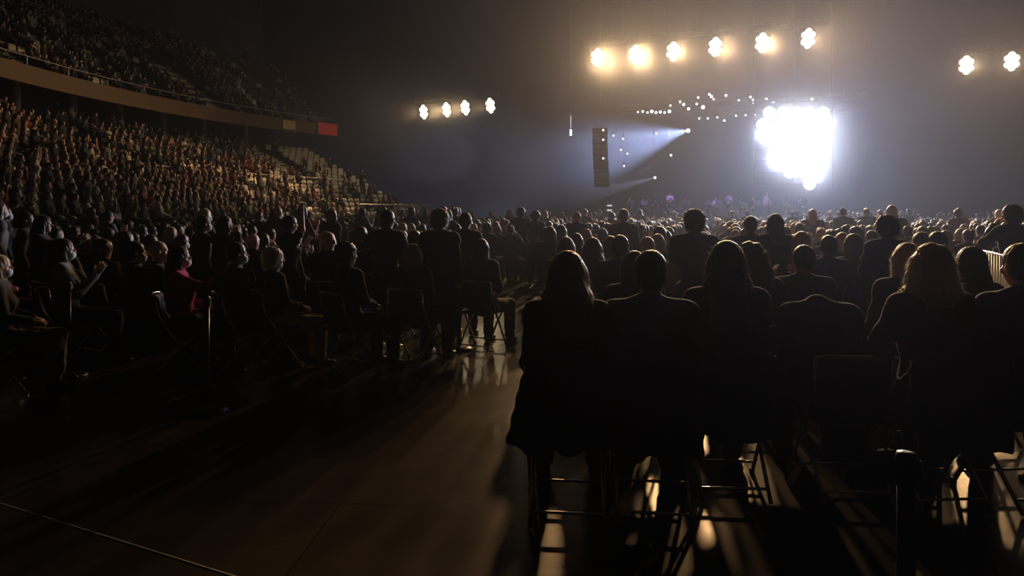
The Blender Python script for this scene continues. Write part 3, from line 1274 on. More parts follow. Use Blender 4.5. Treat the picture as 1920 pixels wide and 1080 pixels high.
# hanging loudspeaker column at the left of the stage
M_SPK = mat('speaker_black', (.02, .02, .022), rough=.5, bump=.2, bscale=120)
M_GRILL = mat('speaker_grille', (.16, .16, .18), rough=.35, metal=.6, bump=.3, bscale=150)
root = empty('line_array_speaker', at3(1125, 245, 45.0))
for i in range(11):
    a = R_(2 + i * 2.6)
    y_ = -.02 * i * i * .55
    z_ = -.36 * i
    rot = Euler((a, 0, R_(-8))).to_matrix()
    MB().box((0, y_ + .0, z_), (1.0, .55, .33), rot, .03).build('cabinet', M_SPK, root)
    MB().box(Vector((0, y_, z_)) + rot @ Vector((0, -.285, 0)), (.9, .02, .26), rot).build('grille', M_GRILL, root)
MB().tube([(0, 0, .2), (0, 0, 24.0 - root.location.z)], .02, 5).build('hoist_cable', M_TRUSS, root)
tag(root, 'curved hanging column of black loudspeakers left of the stage', 'speaker')
root = empty('led_batten', at3(1070, 256, 44.0))
MB().box((0, 0, .72), (.16, .12, 1.5), None, .02).build('housing', M_HOUS, root)
MB().box((0, -.07, .95), (.07, .03, .85)).build('lit_strip', mat('dim_strip', (.6, .6, .65), emit=(.7, .75, .9), estr=.5), root)
MB().box((0, -.07, .25), (.14, .03, .42)).build('lit_block', mat('lit_block', (.8, .8, .85), emit=(.9, .93, 1.0), estr=2.5), root)
MB().tube([(0, 0, 1.47), (0, 0, 24.0 - root.location.z)], .012, 5).build('hoist_cable', M_TRUSS, root)
tag(root, 'narrow upright light batten hanging alone left of the stage', 'stage light')
for j, (x, y) in enumerate(((1131, 244), (1131, 262), (1150, 254), (1168, 260), (1164, 281), (1176, 288), (1170, 311), (1131, 297), (1121, 322), (1139, 328), (1127, 344))):
    stage_lamp(x, y, 44.2 if x < 1145 else 47.5, .75, 'tiny white lamp among the loudspeakers left of the stage', 'tiny lamps by the loudspeakers')
    mb = MB().tube([at3(x, y, 44.2 if x < 1145 else 47.5) + Vector((0, .12, .15)), Vector((at3(x, y, 44.2 if x < 1145 else 47.5).x, (44.2 if x < 1145 else 47.5) + .12, 24.0))], .004, 4)
    tag(mb.build('drop_cable', M_TRUSS), 'thin cable holding one of the tiny lamps left of the stage', 'cable', 'cables of the tiny lamps')
rootp = empty('stage_monitor', at3(1142, 400, 46.6))
rootp.location.z = 0
MB().box((0, 0, 1.25), (.6, .3, 2.5), None, .03).build('cabinet', M_SPK, rootp)
for k in range(3):
    MB().box((0, -.17, 1.5 + k * .32), (.34, .03, .09)).build('light', mat('small_white_light', (.8, .8, .85), emit=(.8, .85, 1), estr=.8), rootp)
tag(rootp, 'dark upright case with three small white lights beside the stage', 'equipment case')

# ------------------------------------------------------------------ chairs
def make_chair():
    root = empty('folding_chair', (0, 0, -50))
    MB().box((0, .0, .445), (.40, .40, .035), None, .015).build('seat', M_SEATPAD, root)
    # curved back panel, hollow side towards the sitter
    vs, fs = [], []
    n = 10
    for i in range(n + 1):
        x = -.2 + .4 * i / n
        y = -.235 + .055 * (abs(x) / .2) ** 2
        for (dy, z) in ((0, .50), (0, .66), (-.02, .80), (.022, .50), (.022, .66), (.002, .80)):
            vs.append((x, y + dy + .02 * (.65 - z) * 4 * .2, z))
    for i in range(n):
        a, b = i * 6, i * 6 + 6
        fs += [(a, b, b + 1, a + 1), (a + 1, b + 1, b + 2, a + 2), (a + 3, a + 4, b + 4, b + 3), (a + 4, a + 5, b + 5, b + 4), (a + 2, b + 2, b + 5, a + 5), (a, a + 3, b + 3, b)]
    fs += [(0, 1, 4, 3), (1, 2, 5, 4), (n * 6, n * 6 + 3, n * 6 + 4, n * 6 + 1), (n * 6 + 1, n * 6 + 4, n * 6 + 5, n * 6 + 2)]
    MB().add(vs, fs).build('backrest', M_SEATPAD, root, True)
    pts = []
    for i in range(13):
        x = -.215 + .43 * i / 12
        pts.append((x, -.262 + .06 * (abs(x) / .215) ** 2, .82 - .02 * (abs(x) / .215) ** 6))
    MB().tube(pts, .0115, 8).build('top_rail', M_CHROME, root, True)
    for s in (-1, 1):
        MB().tube([(s * .215, -.20, .81), (s * .215, -.175, .62), (s * .215, -.08, .46), (s * .215, .21, .012)], .0115, 8).build('leg', M_CHROME, root, True)
        MB().tube([(s * .185, .15, .43), (s * .185, -.02, .28), (s * .185, -.25, .012)], .0115, 8).build('leg', M_CHROME, root, True)
        MB().lathe((s * .215, .215, 0), [(.017, 0), (.017, .03)], 8).build('foot', M_BLACKMETAL, root)
    MB().tube([(-.215, .16, .09), (.215, .16, .09)], .008, 6).build('crossbar', M_CHROME, root)
    MB().tube([(-.185, -.20, .07), (.185, -.20, .07)], .008, 6).build('crossbar', M_CHROME, root)
    return root


CHAIR = make_chair()
CHAIR_USED = [False]


def chair(loc, yaw, label, group=None):
    if not CHAIR_USED[0]:
        kids(CHAIR)
        CHAIR_USED[0] = True
        o = CHAIR
        o.location = loc
        o.rotation_euler = (0, 0, yaw)
    else:
        o = dup(CHAIR, loc, yaw)
    tag(o, label, 'chair', group)
    if 'group' in o and not group:
        del o['group']
    return o


# ------------------------------------------------------------------ people near the camera
STAGE_PT = Vector((15.0, 48.0))


def face_yaw(p, tgt=STAGE_PT):
    return math.atan2(-(tgt.x - p[0]), tgt.y - p[1])


PEOPLE = []        # (x, y, radius) for keeping the crowd out


def hero(px, s, ytop, label, yaw=None, kind='sit', chair_label=None, **kw):
    p = at(px, s=s)
    yw = face_yaw(p) if yaw is None else R_(yaw)
    nominal = 1.355 if kind == 'sit' else 1.735
    if kw.get('hair') == 'curly':
        nominal += .02
    want = CAMH - (ytop - HY) / s
    sc = min(1.09, max(.90, want / nominal)) if not kw.pop('noscale', False) else 1.0
    o = person(p, yw, label, kind=kind, scale=sc, **kw)
    PEOPLE.append((p.x, p.y))
    if chair_label:
        chair(p + Vector((-math.sin(yw) * -.02, math.cos(yw) * -.02, 0)), yw, chair_label)
    return o, p, yw, sc


# --- first row, right of the aisle
A1 = hero(1065, 345, 474, 'woman with long auburn hair seen from behind, nearest seat by the aisle', sex='f', hair='long', hair_col='auburn', top='black', legs='black', arms=('lap', 'wide'), yaw=-6,
          chair_label='black folding chair with a long black coat over its back, by the aisle')
A2 = hero(1218, 345, 473, 'man with short dark hair and grey jumper, second seat from the aisle', hair='short', hair_col='black', top='grey', legs='black', arms='lap', yaw=-6,
          chair_label='black folding chair with a dark jacket hung on its back, second from the aisle')
A3 = hero(1358, 318, 455, 'woman with long straight dark hair in black, right of the man in the grey jumper', sex='f', hair='long', hair_col='black', top='black', legs='charcoal', arms='lap', yaw=-4,
          chair_label='black folding chair under the woman with long straight dark hair')
A4 = hero(1570, 322, 550, 'person in black bent forward in the chair, only the rounded back showing', noscale=True, hair='short', hair_col='black', top='black', legs='black', arms='lap', lean=36, droop=.15, yaw=-2,
          chair_label='black folding chair under the person bent forward, pale rail catching the light')
A5 = hero(1735, 330, 461, 'woman with shoulder length blond hair and dark red top seen from behind', sex='f', hair='flare', hair_col='blond', top='maroon', legs='black', arms='wide', yaw=2,
          chair_label='black folding chair under the blond woman in the dark red top')
A6 = hero(1902, 330, 460, 'person in a dark grey top with one elbow out, cut off by the right edge', sex='m', hair='short', hair_col='brown', top='charcoal', legs='black', arms=('wide', 'lap'), yaw=4,
          chair_label='black folding chair under the person at the right edge')
# --- second row, right block
hero(1188, 250, 473, 'woman with brown hair sitting half hidden behind the man in the grey jumper', sex='f', hair='straight', hair_col='brown', top='black', arms='lap', yaw=-4, chair_label='folding chair just ahead of the man in the grey jumper')
hero(1405, 255, 456, 'woman with wavy light brown hair right of the long dark haired woman', sex='f', hair='wavy', hair_col='brown', top='navy', arms='lap', yaw=-6, chair_label='folding chair under the woman with wavy light brown hair')
hero(1503, 232, 462, 'short haired person in a grey top lifting both hands in front', hair='short', hair_col='dark brown', top='charcoal', arms='fwd', yaw=-6, chair_label='folding chair ahead of the person bent forward')
hero(1694, 252, 458, 'person with short light brown hair left of the blond woman', sex='f', hair='bob', hair_col='blond', top='charcoal', arms='lap', yaw=-2, chair_label='folding chair just ahead of the blond woman')
hero(1811, 262, 465, 'woman with straight dark hair sitting right of the blond woman', sex='f', hair='straight', hair_col='dark brown', top='black', arms='lap', yaw=4, chair_label='folding chair under the straight haired woman right of the blond woman')
hero(1062, 168, 446, 'person with grey hair sitting beyond the auburn haired woman', sex='f', hair='bob', hair_col='grey', top='charcoal', arms='lap', yaw=-10, chair_label='folding chair beyond the auburn haired woman')
hero(1112, 172, 447, 'woman with long brown hair left of the man in black, beyond the first row', sex='f', hair='long', hair_col='brown', top='black', arms='wide', yaw=-12, chair_label='folding chair under the long haired woman in the third row')
hero(1163, 185, 443, 'man in black with short dark hair sitting in the third row', hair='short', hair_col='black', top='black', arms='lap', yaw=-10, chair_label='folding chair under the man in black in the third row')
hero(1213, 165, 446, 'small person with short fair hair beyond the man in the grey jumper', hair='short', hair_col='blond', top='charcoal', arms='lap', yaw=-8)
hero(1500, 170, 436, 'person with glowing light hair sitting in front of the standing long haired woman', sex='f', hair='bob', hair_col='blond', top='charcoal', arms='lap', yaw=-6)
hero(1550, 175, 443, 'person with dark hair and navy jacket, sitting left of the bright outlined hair', hair='short', hair_col='black', top='navy', arms='wide', yaw=-4)
hero(1596, 170, 440, 'person with a thin bright outline of hair sitting in the middle of the right block', sex='f', hair='straight', hair_col='brown', top='black', arms='lap', yaw=-2)
hero(1722, 165, 437, 'person with short grey hair, left of three heads beyond the blond woman', hair='short', hair_col='grey', top='black', arms='lap', yaw=0)
hero(1752, 170, 436, 'person with short dark hair, right of the grey head beyond the blond woman', hair='short', hair_col='black', top='charcoal', arms='lap', yaw=0)
# standing in the right block
hero(1302, 190, 393, 'man in a plain t-shirt standing with dark tousled hair', kind='stand', hair='curly', hair_col='dark brown', top='brown', legs='black', arms=('down', 'hold'), sleeve='short', yaw=-8)
hero(1408, 162, 407, 'short haired person standing between the man in the t-shirt and the long haired woman', kind='stand', hair='short', hair_col='black', top='charcoal', arms='hold', yaw=-8)
hero(1455, 168, 402, 'woman with long dark hair standing in a dark coat', kind='stand', sex='f', hair='straight', hair_col='dark brown', top='black', legs='black', coat=True, arms='down', yaw=-6)
hero(1664, 192, 404, 'person with round dark hair standing with arms bent, left of the blond woman', kind='stand', hair='curly', hair_col='black', top='navy', arms=('hold', 'clap'), yaw=6)
hero(1899, 150, 384, 'person with fluffy hair standing at the far right edge with a dark jacket', kind='stand', hair='curly', hair_col='brown', top='black', arms=('face', 'hold'), yaw=4)
# --- left of the aisle
hero(824, 166, 392, 'steward in a dark suit standing by the aisle with hands down', kind='stand', hair='curly', hair_col='grey', top='black', legs='black', coat=True, arms='down', yaw=-14)
hero(725, 160, 395, 'man in a short sleeved dark shirt standing and clapping left of the steward', kind='stand', hair='short', hair_col='black', top='charcoal', sleeve='short', arms='clap', yaw=-22)
hero(872, 142, 400, 'person in dark clothes standing just right of the steward', kind='stand', hair='short', hair_col='black', top='charcoal', arms='hold', yaw=-20)
hero(906, 158, 449, 'woman with light brown hair sitting right of the steward beside the aisle', sex='f', hair='straight', hair_col='brown', top='black', arms='lap', yaw=-26, chair_label='folding chair right of the steward')
hero(780, 176, 459, 'person with short blond hair sitting left of the steward', sex='f', hair='bob', hair_col='blond', top='black', arms='lap', yaw=-26, chair_label='folding chair left of the steward')
hero(658, 186, 454, 'person with thick curly dark hair sitting in the left block', hair='curly', hair_col='dark brown', top='black', arms='lap', yaw=-45, chair_label='folding chair under the curly dark haired person')
hero(522, 182, 464, 'person with fluffy blond hair turned right, with a yellow green garment', sex='f', hair='curly', hair_col='blond', top='black', legs='mustard', arms='lap', yaw=-55, chair_label='folding chair under the fluffy blond person')
hero(452, 186, 456, 'person in a teal jacket sitting sideways in the left block', hair='short', hair_col='black', top='teal', arms='lap', yaw=-55, mask=True, chair_label='folding chair under the person in the teal jacket')
hero(345, 190, 463, 'woman in a bright magenta jumper sitting sideways, arm held forward', sex='f', hair='straight', hair_col='dark brown', top='magenta', arms=('lap', 'fwd'), yaw=-68, mask=True, chair_label='folding chair under the woman in magenta')
hero(305, 180, 452, 'balding man in black sitting sideways in profile left of the woman in magenta', hair='bald', top='black', arms='lap', yaw=-58, mask=True, skin=2)
hero(262, 182, 454, 'dark haired masked person in black left of the balding man', hair='short', hair_col='black', top='black', arms='lap', yaw=-52, mask=True, skin=2)
hero(128, 178, 449, 'masked woman in a grey top clapping, in profile', sex='f', hair='bob', hair_col='dark brown', top='grey', arms='clap', yaw=-62, mask=True, chair_label='folding chair under the clapping masked woman')
hero(76, 150, 405, 'woman with long dark hair standing with arms forward near the left edge', kind='stand', sex='f', hair='long', hair_col='black', top='black', arms='fwd', yaw=-62, skin=1)
hero(44, 138, 398, 'tall masked person in black standing at the far left', kind='stand', hair='short', hair_col='black', top='black', arms='down', yaw=-55, mask=True)
hero(8, 208, 487, 'person with pale blond bob and dark coat sitting at the far left edge', sex='f', hair='bob', hair_col='blond', top='charcoal', legs='grey', arms='lap', yaw=-62, mask=True, chair_label='folding chair with crossing legs at the left edge of the photo')
hero(378, 140, 410, 'masked person in black standing behind the woman in magenta', kind='stand', hair='short', hair_col='dark brown', top='black', arms='down', yaw=-48, mask=True)
hero(418, 142, 420, 'person lifting both hands to clap beyond the person in the teal jacket', kind='stand', sex='f', hair='bob', hair_col='brown', top='black', arms='face', yaw=-50)
hero(541, 148, 410, 'person in pale sleeves standing with one arm raised in the left block', kind='stand', sex='f', hair='short', hair_col='black', top='navy', arms=('clap', 'raise'), sleeve='short', yaw=-42)

# ------------------------------------------------------------------ coats, bags, posts, barrier
def draped(name, loc, yaw, w_top, w_bot, z_top, z_bot, m, label, cat, skew=0.0, tail=None, off=-.30):
    S = Solid()
    n = 15
    for i in range(n):
        f = i / (n - 1)
        a = (-w_top / 2 + w_top * f, off + .03 * math.cos((f - .5) * 3), z_top - .03 * abs(f - .5))
        zb = z_bot + (.025 * math.sin(i * 1.1 + 1)) + (tail * (1 - f) if tail else 0)
        b = (-w_bot / 2 + w_bot * f + skew, off - .05 + .02 * math.sin(i * 1.4), zb)
        S.cone(a, b, .026, .020, .045)
        S.cone(a, (a[0] * .95, off + .16, z_top - .16), .024, .018, .045)
    S.noise = folds(.006, 21, 12)
    me = S.mesh(name, .012)
    o = link_mesh(name, me, m)
    o.location = loc
    o.rotation_euler = (0, 0, yaw)
    return tag(o, label, cat)


draped('coat', A1[1], A1[2], .34, .47, .88, .45, cloth('black'), 'long black coat hanging over the chair back of the auburn haired woman', 'coat', skew=-.05)
draped('jacket', A2[1], A2[2], .39, .43, .90, .42, cloth('charcoal'), 'dark jacket hung over the chair back of the man in the grey jumper', 'jacket')
draped('coat', A3[1], A3[2], .38, .42, .80, .40, cloth('black'), 'black coat hanging low behind the long straight haired woman', 'coat', off=-.285)
draped('jacket', A5[1], A5[2], .42, .46, .85, .38, cloth('black'), 'black jacket over the chair back of the blond woman', 'jacket')
draped('coat', A6[1], A6[2], .42, .46, .85, .40, cloth('black'), 'black coat over the chair back of the person at the right edge', 'coat')

M_BAG = mat('crinkled_grey_plastic', (.42, .42, .44), rough=.25, spec=.6, bump=.9, bscale=25, vary=.2)
S = Solid()
S.cone((0, 0, .0), (.01, 0, .16), .055, .03, .04)
S.cone((.01, 0, .16), (0, 0, .24), .022, .028, .03)
S.noise = lambda X, Y, Z: .006 * np.sin(X * 80 + Z * 60) * np.sin(Z * 110 + Y * 70)
bg = link_mesh('plastic_bag', S.mesh('plastic_bag', .008), M_BAG)
pb = at(1300, s=338)
bg.location = (pb.x, pb.y, .60)
tag(bg, 'crinkled grey plastic bag hanging between the man in the grey jumper and his neighbour', 'bag')
S = Solid()
S.ell((0, 0, .13), (.15, .10, .13), .03)
S.ell((0, -.09, .10), (.10, .04, .08), .03)
S.planes = [((0, 0, -1), 0)]
S.noise = folds(.005)
hb = link_mesh('handbag', S.mesh('handbag', .012), M_SEATPAD)
hb.location = at(1668, s=330)
tag(hb, 'dark handbag on the floor left of the blond woman', 'bag')
MB().tube([(-.08, 0, .24), (-.06, 0, .36), (.06, 0, .36), (.08, 0, .24)], .008, 6).build('handle', M_CHROME, hb)


def stanchion(loc, label, belt=0, hgt=.93):
    root = empty('barrier_post', loc)
    MB().lathe((0, 0, 0), [(.17, 0), (.17, .015), (.12, .035), (.035, .05)], 24).build('base', M_BLACKMETAL, root, True)
    MB().lathe((0, 0, .045), [(.024, 0), (.024, hgt - .13)], 16).build('pole', M_BLACKMETAL, root, True)
    MB().lathe((0, 0, hgt - .09), [(.026, 0), (.028, .01), (.028, .075), (.024, .09), (.01, .094)], 16).build('head', M_BLACKMETAL, root, True)
    MB().box((.028, 0, hgt - .045), (.012, .05, .06), None, .004).build('belt_clip', M_BLACKMETAL, root)
    tag(root, label, 'barrier post')
    return root


stanchion(at(387, 770), 'black belt barrier post standing on the dark floor, the nearer of two at the left')
stanchion(at(350, 694), 'thin black barrier post just behind the nearer one at the left')
stanchion(at(128, 706), 'black barrier post in the dark beside the clapping masked woman')
stanchion(at(1699, s=680), 'black barrier post close to the camera at the lower right, its top catching the light', hgt=.94)
stanchion(at(861, 656), 'thin dark barrier post beside the steward', hgt=.95)

M_PAINT = mat('white_paint', (.8, .79, .76), rough=.35, spec=.5, vary=.08)
# crowd barrier of upright bars
def crowd_barrier(p, yaw, label):
    root = empty('crowd_barrier', p, yaw)
    W, H = 2.3, 1.1
    pts = [(-W / 2, 0, .12), (-W / 2, 0, H - .1), (-W / 2 + .1, 0, H), (W / 2 - .1, 0, H), (W / 2, 0, H - .1), (W / 2, 0, .12)]
    MB().tube(pts, .021, 8).build('frame', M_CHROME, root, True)
    MB().tube([(-W / 2, 0, .18), (W / 2, 0, .18)], .018, 8).build('bottom_rail', M_CHROME, root, True)
    for i in range(17):
        x = -W / 2 + W * (i + 1) / 18
        MB().tube([(x, 0, .18), (x, 0, H)], .019, 8).build('bar', M_PAINT, root, True)
    for s in (-1, 1):
        MB().tube([(s * .85, -.3, .012), (s * .85, -.1, .1), (s * .85, 0, .18), (s * .85, .1, .1), (s * .85, .3, .012)], .016, 6).build('foot', M_CHROME, root, True)
    return tag(root, label, 'barrier')


pbr = at(1862, s=150)
crowd_barrier(pbr, R_(66), 'grey metal crowd barrier with upright bars at the right, beyond the straight haired woman')
PEOPLE += [(pbr.x, pbr.y), (pbr.x + .6, pbr.y + .7), (pbr.x - .6, pbr.y - .7)]

# cable on the floor at the lower left
a, b = at(-60, 925), at(440, 1081)
dcb = (b - a).normalized()
ncb = Vector((-dcb.y, dcb.x, 0))
cb = MB()
for t in range(24):
    p = a + (b - a) * (t / 20 - .1)
    cb.box(p + dcb * .09 + Vector((0, 0, .0015)), ((b - a).length / 20 * .97, .007, .003), Matrix((dcb, ncb, Vector((0, 0, 1)))).transposed())
cb = cb.build('floor_tape', mat('pale_tape', (.5, .48, .45), rough=.6, vary=.3, vscale=6))
tag(cb, 'thin pale line of tape running across the dark floor at the lower left', 'tape')

# ------------------------------------------------------------------ the crowd
cands = []                # dict: x,y,z, yaw, kind, zone
rng = random.Random(11)
th = R_(16)
fx, fy = Vector((math.sin(th), math.cos(th))), Vector((math.cos(th), -math.sin(th)))
for i in range(-10, 60):
    for j in range(-60, 90):
        p = fx * (i * .95 + 8.0) + fy * (j * .60)
        x, y = p.x + rng.uniform(-.06, .06), p.y + rng.uniform(-.08, .08)
        if y < 7.2 or y > 45.2:
            continue
        if abs(x) > y * .80 + (4.5 if x > 0 else 1.5):
            continue
        if (y < AC.y and (x < AC.x - 24.7 or x > AC.x + 26.2)) or (y >= AC.y and (Vector((x, y)) - AC).length > 24.6):
            continue
        px = CX + F_PX * x / y
        if px < 1000 and y < (7.3 if px < 780 else 8.6):
            continue
        if px >= 1000 and y < 8.3:
            continue
        if -1.0 < x < .45 and y < 15:
            continue
        if j % 22 == 5:
            continue
        if any((x - q[0]) ** 2 + (y - q[1]) ** 2 < .5 ** 2 for q in PEOPLE):
            continue
        if rng.random() < .07:
            continue
        kd = 'stand' if rng.random() < .10 else 'sit'
        cands.append(dict(x=x, y=y, z=0, kind=kd, zone='floor', yaw=face_yaw((x, y)) + rng.uniform(-.25, .25)))


def near_stair(u, i, table, R):
    for su, (a, b) in table.items():
        if a - 1 <= i <= b and abs(u - su) * R_(1) * R < 1.25:
            return True
    return False


seats = []
for (rowf, nrow, tr, zone, table) in ((low_row, NROW_L, TR, 'lower stand', STAIR_L), (up_row, NROW_U, TRU, 'upper stand', STAIR_U)):
    for i in range(nrow):
        r, z = rowf(i)
        rr = r + tr * .55
        us = [-(.3 + .56 * k) for k in range(40)] + [.4 + k * .56 / rr * 57.2958 for k in range(80)]
        for u in us:
            if u > 40.4 or u < -14:
                continue
            if zone == 'upper stand' and u > 33:
                if rng.random() < .8:
                    continue
            if near_stair(u, i, table, rr):
                continue
            p = ring(rr, u)
            px = CX + F_PX * p.x / p.y
            if px < -60:
                continue
            empt = .12 + .6 * max(0, min(1, (u - 4) / 26.0)) if zone == 'lower stand' else .35
            if u > 35.5 and zone == 'lower stand' and 7 < i:
                empt = .97
            d = ring_dir(u)
            yw_seat = math.atan2(d.x, -d.y)
            if rng.random() < empt:
                seats.append(dict(x=p.x, y=p.y, z=z, yaw=yw_seat, zone=zone, d=d))
            else:
                kd = 'stand' if rng.random() < .08 else 'sit'
                yw = face_yaw(p, Vector((14, 44)))
                cands.append(dict(x=p.x, y=p.y, z=z, kind=kd, zone=zone, yaw=.5 * yw + .5 * yw_seat + rng.uniform(-.2, .2)))

# what shows from the camera: near to far over a coarse picture
buf = np.zeros((540, 960), bool)
for q in PEOPLE[:]:
    pass


def claim(x, y, z0, z1, w):
    s = F_PX / y
    x0, x1 = int((CX + s * (x - w / 2)) / 2), int((CX + s * (x + w / 2)) / 2) + 1
    y0, y1 = int((HY - s * (z1 - CAMH)) / 2), int((HY - s * (z0 - CAMH)) / 2) + 1
    x0, x1, y0, y1 = max(0, x0), min(960, x1), max(0, y0), min(540, y1)
    if x1 <= x0 or y1 <= y0:
        return 0
    v = buf[y0:y1, x0:x1]
    n = int((~v).sum())
    v[:] = True
    return n


for (x, y) in PEOPLE:
    claim(x, y, 0, 1.25, .42)
allc = sorted(cands + seats, key=lambda c: c['y'])
for c in allc:
    if 'kind' in c:
        top = 1.33 if c['kind'] == 'sit' else 1.7
        c['vis'] = claim(c['x'], c['y'], c['z'] + top - .25, c['z'] + top, .16) + claim(c['x'], c['y'], c['z'] + .3, c['z'] + top - .25, .40)
    else:
        c['vis'] = claim(c['x'], c['y'], c['z'] + .4, c['z'] + .8, .42)
cands.sort(key=lambda c: -c['vis'])
seats.sort(key=lambda c: -c['vis'])
N_IND = 300 - len(PEOPLE) + 4
hp = [('short', 'black'), ('short', 'dark brown'), ('bob', 'brown'), ('straight', 'dark brown'), ('long', 'brown'), ('short', 'grey'), ('bob', 'blond'), ('curly', 'dark brown'), ('ponytail', 'brown'), ('straight', 'blond'), ('bun', 'dark brown'), ('bald', 'grey')]
tops = ['black'] * 5 + ['charcoal', 'charcoal', 'navy', 'grey', 'maroon', 'brown', 'brown', 'cream', 'green']
sit_arms = ['lap', 'lap', 'clap', 'hold', 'face', 'wide']
st_arms = ['down', 'clap', 'hold', 'raise', 'down']
ADJ = {'lap': 'hands in lap', 'clap': 'clapping', 'hold': 'forearms lifted', 'face': 'hands at face', 'wide': 'elbows out', 'down': 'arms down', 'raise': 'arms raised'}


def where(c):
    px = CX + F_PX * c['x'] / c['y']
    if c['zone'] == 'floor':
        side = 'left of steward' if px < 820 else ('beyond auburn woman' if px < 1150 else ('beyond t-shirt man' if px < 1480 else 'beyond blond woman'))
        dep = 'near rows' if c['y'] < 12 else ('middle rows' if c['y'] < 18 else 'far rows')
        return dep + ' ' + side
    if c['zone'] == 'lower stand':
        return 'lower stand ' + ('below handrail' if c['z'] < z5 else 'above handrail')
    return 'dark upper stand'


for c in cands[:N_IND]:
    hs, hc = rng.choice(hp)
    tp = rng.choice(tops)
    ar = rng.choice(sit_arms if c['kind'] == 'sit' else (st_arms if c['zone'] != 'floor' else ['down', 'clap', 'hold']))
    mk = c['zone'] != 'floor' and rng.random() < .6 or c['zone'] == 'floor' and c['x'] < -2 and rng.random() < .6
    w = where(c)
    hairtxt = 'bald' if hs == 'bald' else '%s %s hair' % ({'short': 'short', 'bob': 'bobbed', 'straight': 'straight', 'long': 'long', 'curly': 'curly', 'ponytail': 'tied back', 'bun': 'bun'}[hs], hc)
    bits = [('masked ' if mk else '') + ('seated' if c['kind'] == 'sit' else 'standing') + ' person', hairtxt, tp + ' top', ADJ[ar], w]
    if sum(len(q.split()) for q in bits) > 16:
        bits.pop(3)
    lab = ', '.join(bits)
    o = person((c['x'], c['y'], c['z']), c['yaw'], lab, hair=hs, hair_col=hc, top=tp, legs=rng.choice(['black', 'navy', 'charcoal']), skin=rng.randrange(3), mask=mk, h=.017 if c['y'] < 16 else .024,
               group='audience ' + w, scale=rng.uniform(.94, 1.03), kind=c['kind'], arms=ar, sex=rng.choice('mf'))
    if c['zone'] == 'floor' and c['kind'] == 'sit' and c['y'] < 11:
        chair((c['x'], c['y'], 0), c['yaw'], 'black folding chair ' + ('in the near rows left of the steward' if c['x'] < -.5 else 'in the near rows right of the aisle') , 'folding chairs in the near rows')

# everyone further off: one body of people
rest = [c for c in cands[N_IND:]]
protos = []
for (kd, ar, hs) in (('sit', 'lap', 'short'), ('sit', 'lap', 'bob'), ('sit', 'clap', 'straight'), ('sit', 'hold', 'curly'), ('stand', 'clap', 'short'), ('stand', 'down', 'bob')):
    J = joints(kind=kd, arms=ar)
    hv = .062
    S = Solid()
    torso(S, J, .02)
    for i in (0, 1):
        S.cone(J['sh'][i], J['el'][i], .062, .055, .03)
        S.cone(J['el'][i], J['wr'][i], .055, .05, .03)
        S.cone(J['hip'][i], J['knee'][i], .10, .08, .05)
        S.cone(J['knee'][i], J['ank'][i] - np.array([0, 0, .05]), .08, .06, .05)
    Vb, Qb = S.mesh('b', hv, keep_arrays=True)
    S = Solid()
    S.ell(J['head'], (.085, .10, .118), .02)
    S.cone(J['nb'], J['head'], .06, .06, .02)
    for i in (0, 1):
        d = J['hn'][i] / np.linalg.norm(J['hn'][i])
        S.cone(J['wr'][i] + d * .05, J['wr'][i] + d * .12, .045, .04, .02)
    Vs, Qs = S.mesh('s', .045, keep_arrays=True)
    S = Solid()
    hd = J['head']
    S.ell(hd + np.array([0, -.03, .045]), (.10, .10, .09), .02)
    if hs != 'short':
        S.cone(hd + np.array([0, -.06, 0]), hd + np.array([0, -.08, -.12 if hs == 'bob' else -.22]), .09, .085, .03)
    Vh, Qh = S.mesh('h', .045, keep_arrays=True)
    protos.append((kd, (Vb, Qb), (Vs, Qs), (Vh, Qh)))
crowd_cols = ['black', 'black', 'black', 'charcoal', 'charcoal', 'navy', 'maroon', 'brown', 'brown', 'grey', 'cream']
crowd_hair = ['black', 'black', 'dark brown', 'dark brown', 'brown', 'auburn', 'blond']
cm = [cloth(c) for c in crowd_cols] + [hairm(c) for c in crowd_hair] + [skinm(0), skinm(1)]
VV, QQ, MI = [], [], []
off = 0
for c in rest:
    pr = [p for p in protos if p[0] == c['kind']]
    kd, b1, s1, h1 = rng.choice(pr)
    ca, sa = math.cos(c['yaw']), math.sin(c['yaw'])
    sc = rng.uniform(.92, 1.04)
    Rm = np.array([[ca, -sa, 0], [sa, ca, 0], [0, 0, 1]]) * sc
    for (V, Q), mi in ((b1, rng.randrange(len(crowd_cols))), (s1, len(crowd_cols) + len(crowd_hair) + rng.randrange(2)), (h1, len(crowd_cols) + rng.randrange(len(crowd_hair)))):
        VV.append(V @ Rm.T + np.array([c['x'], c['y'], c['z']]))
        QQ.append(Q + off)
        MI.append(np.full(len(Q), mi))
        off += len(V)
me = np_mesh('crowd', np.concatenate(VV), np.concatenate(QQ), cm, np.concatenate(MI))
cro = link_mesh('crowd', me)
tag(cro, 'the rest of the audience, far across the floor and filling the left stands', 'crowd', kind='stuff')

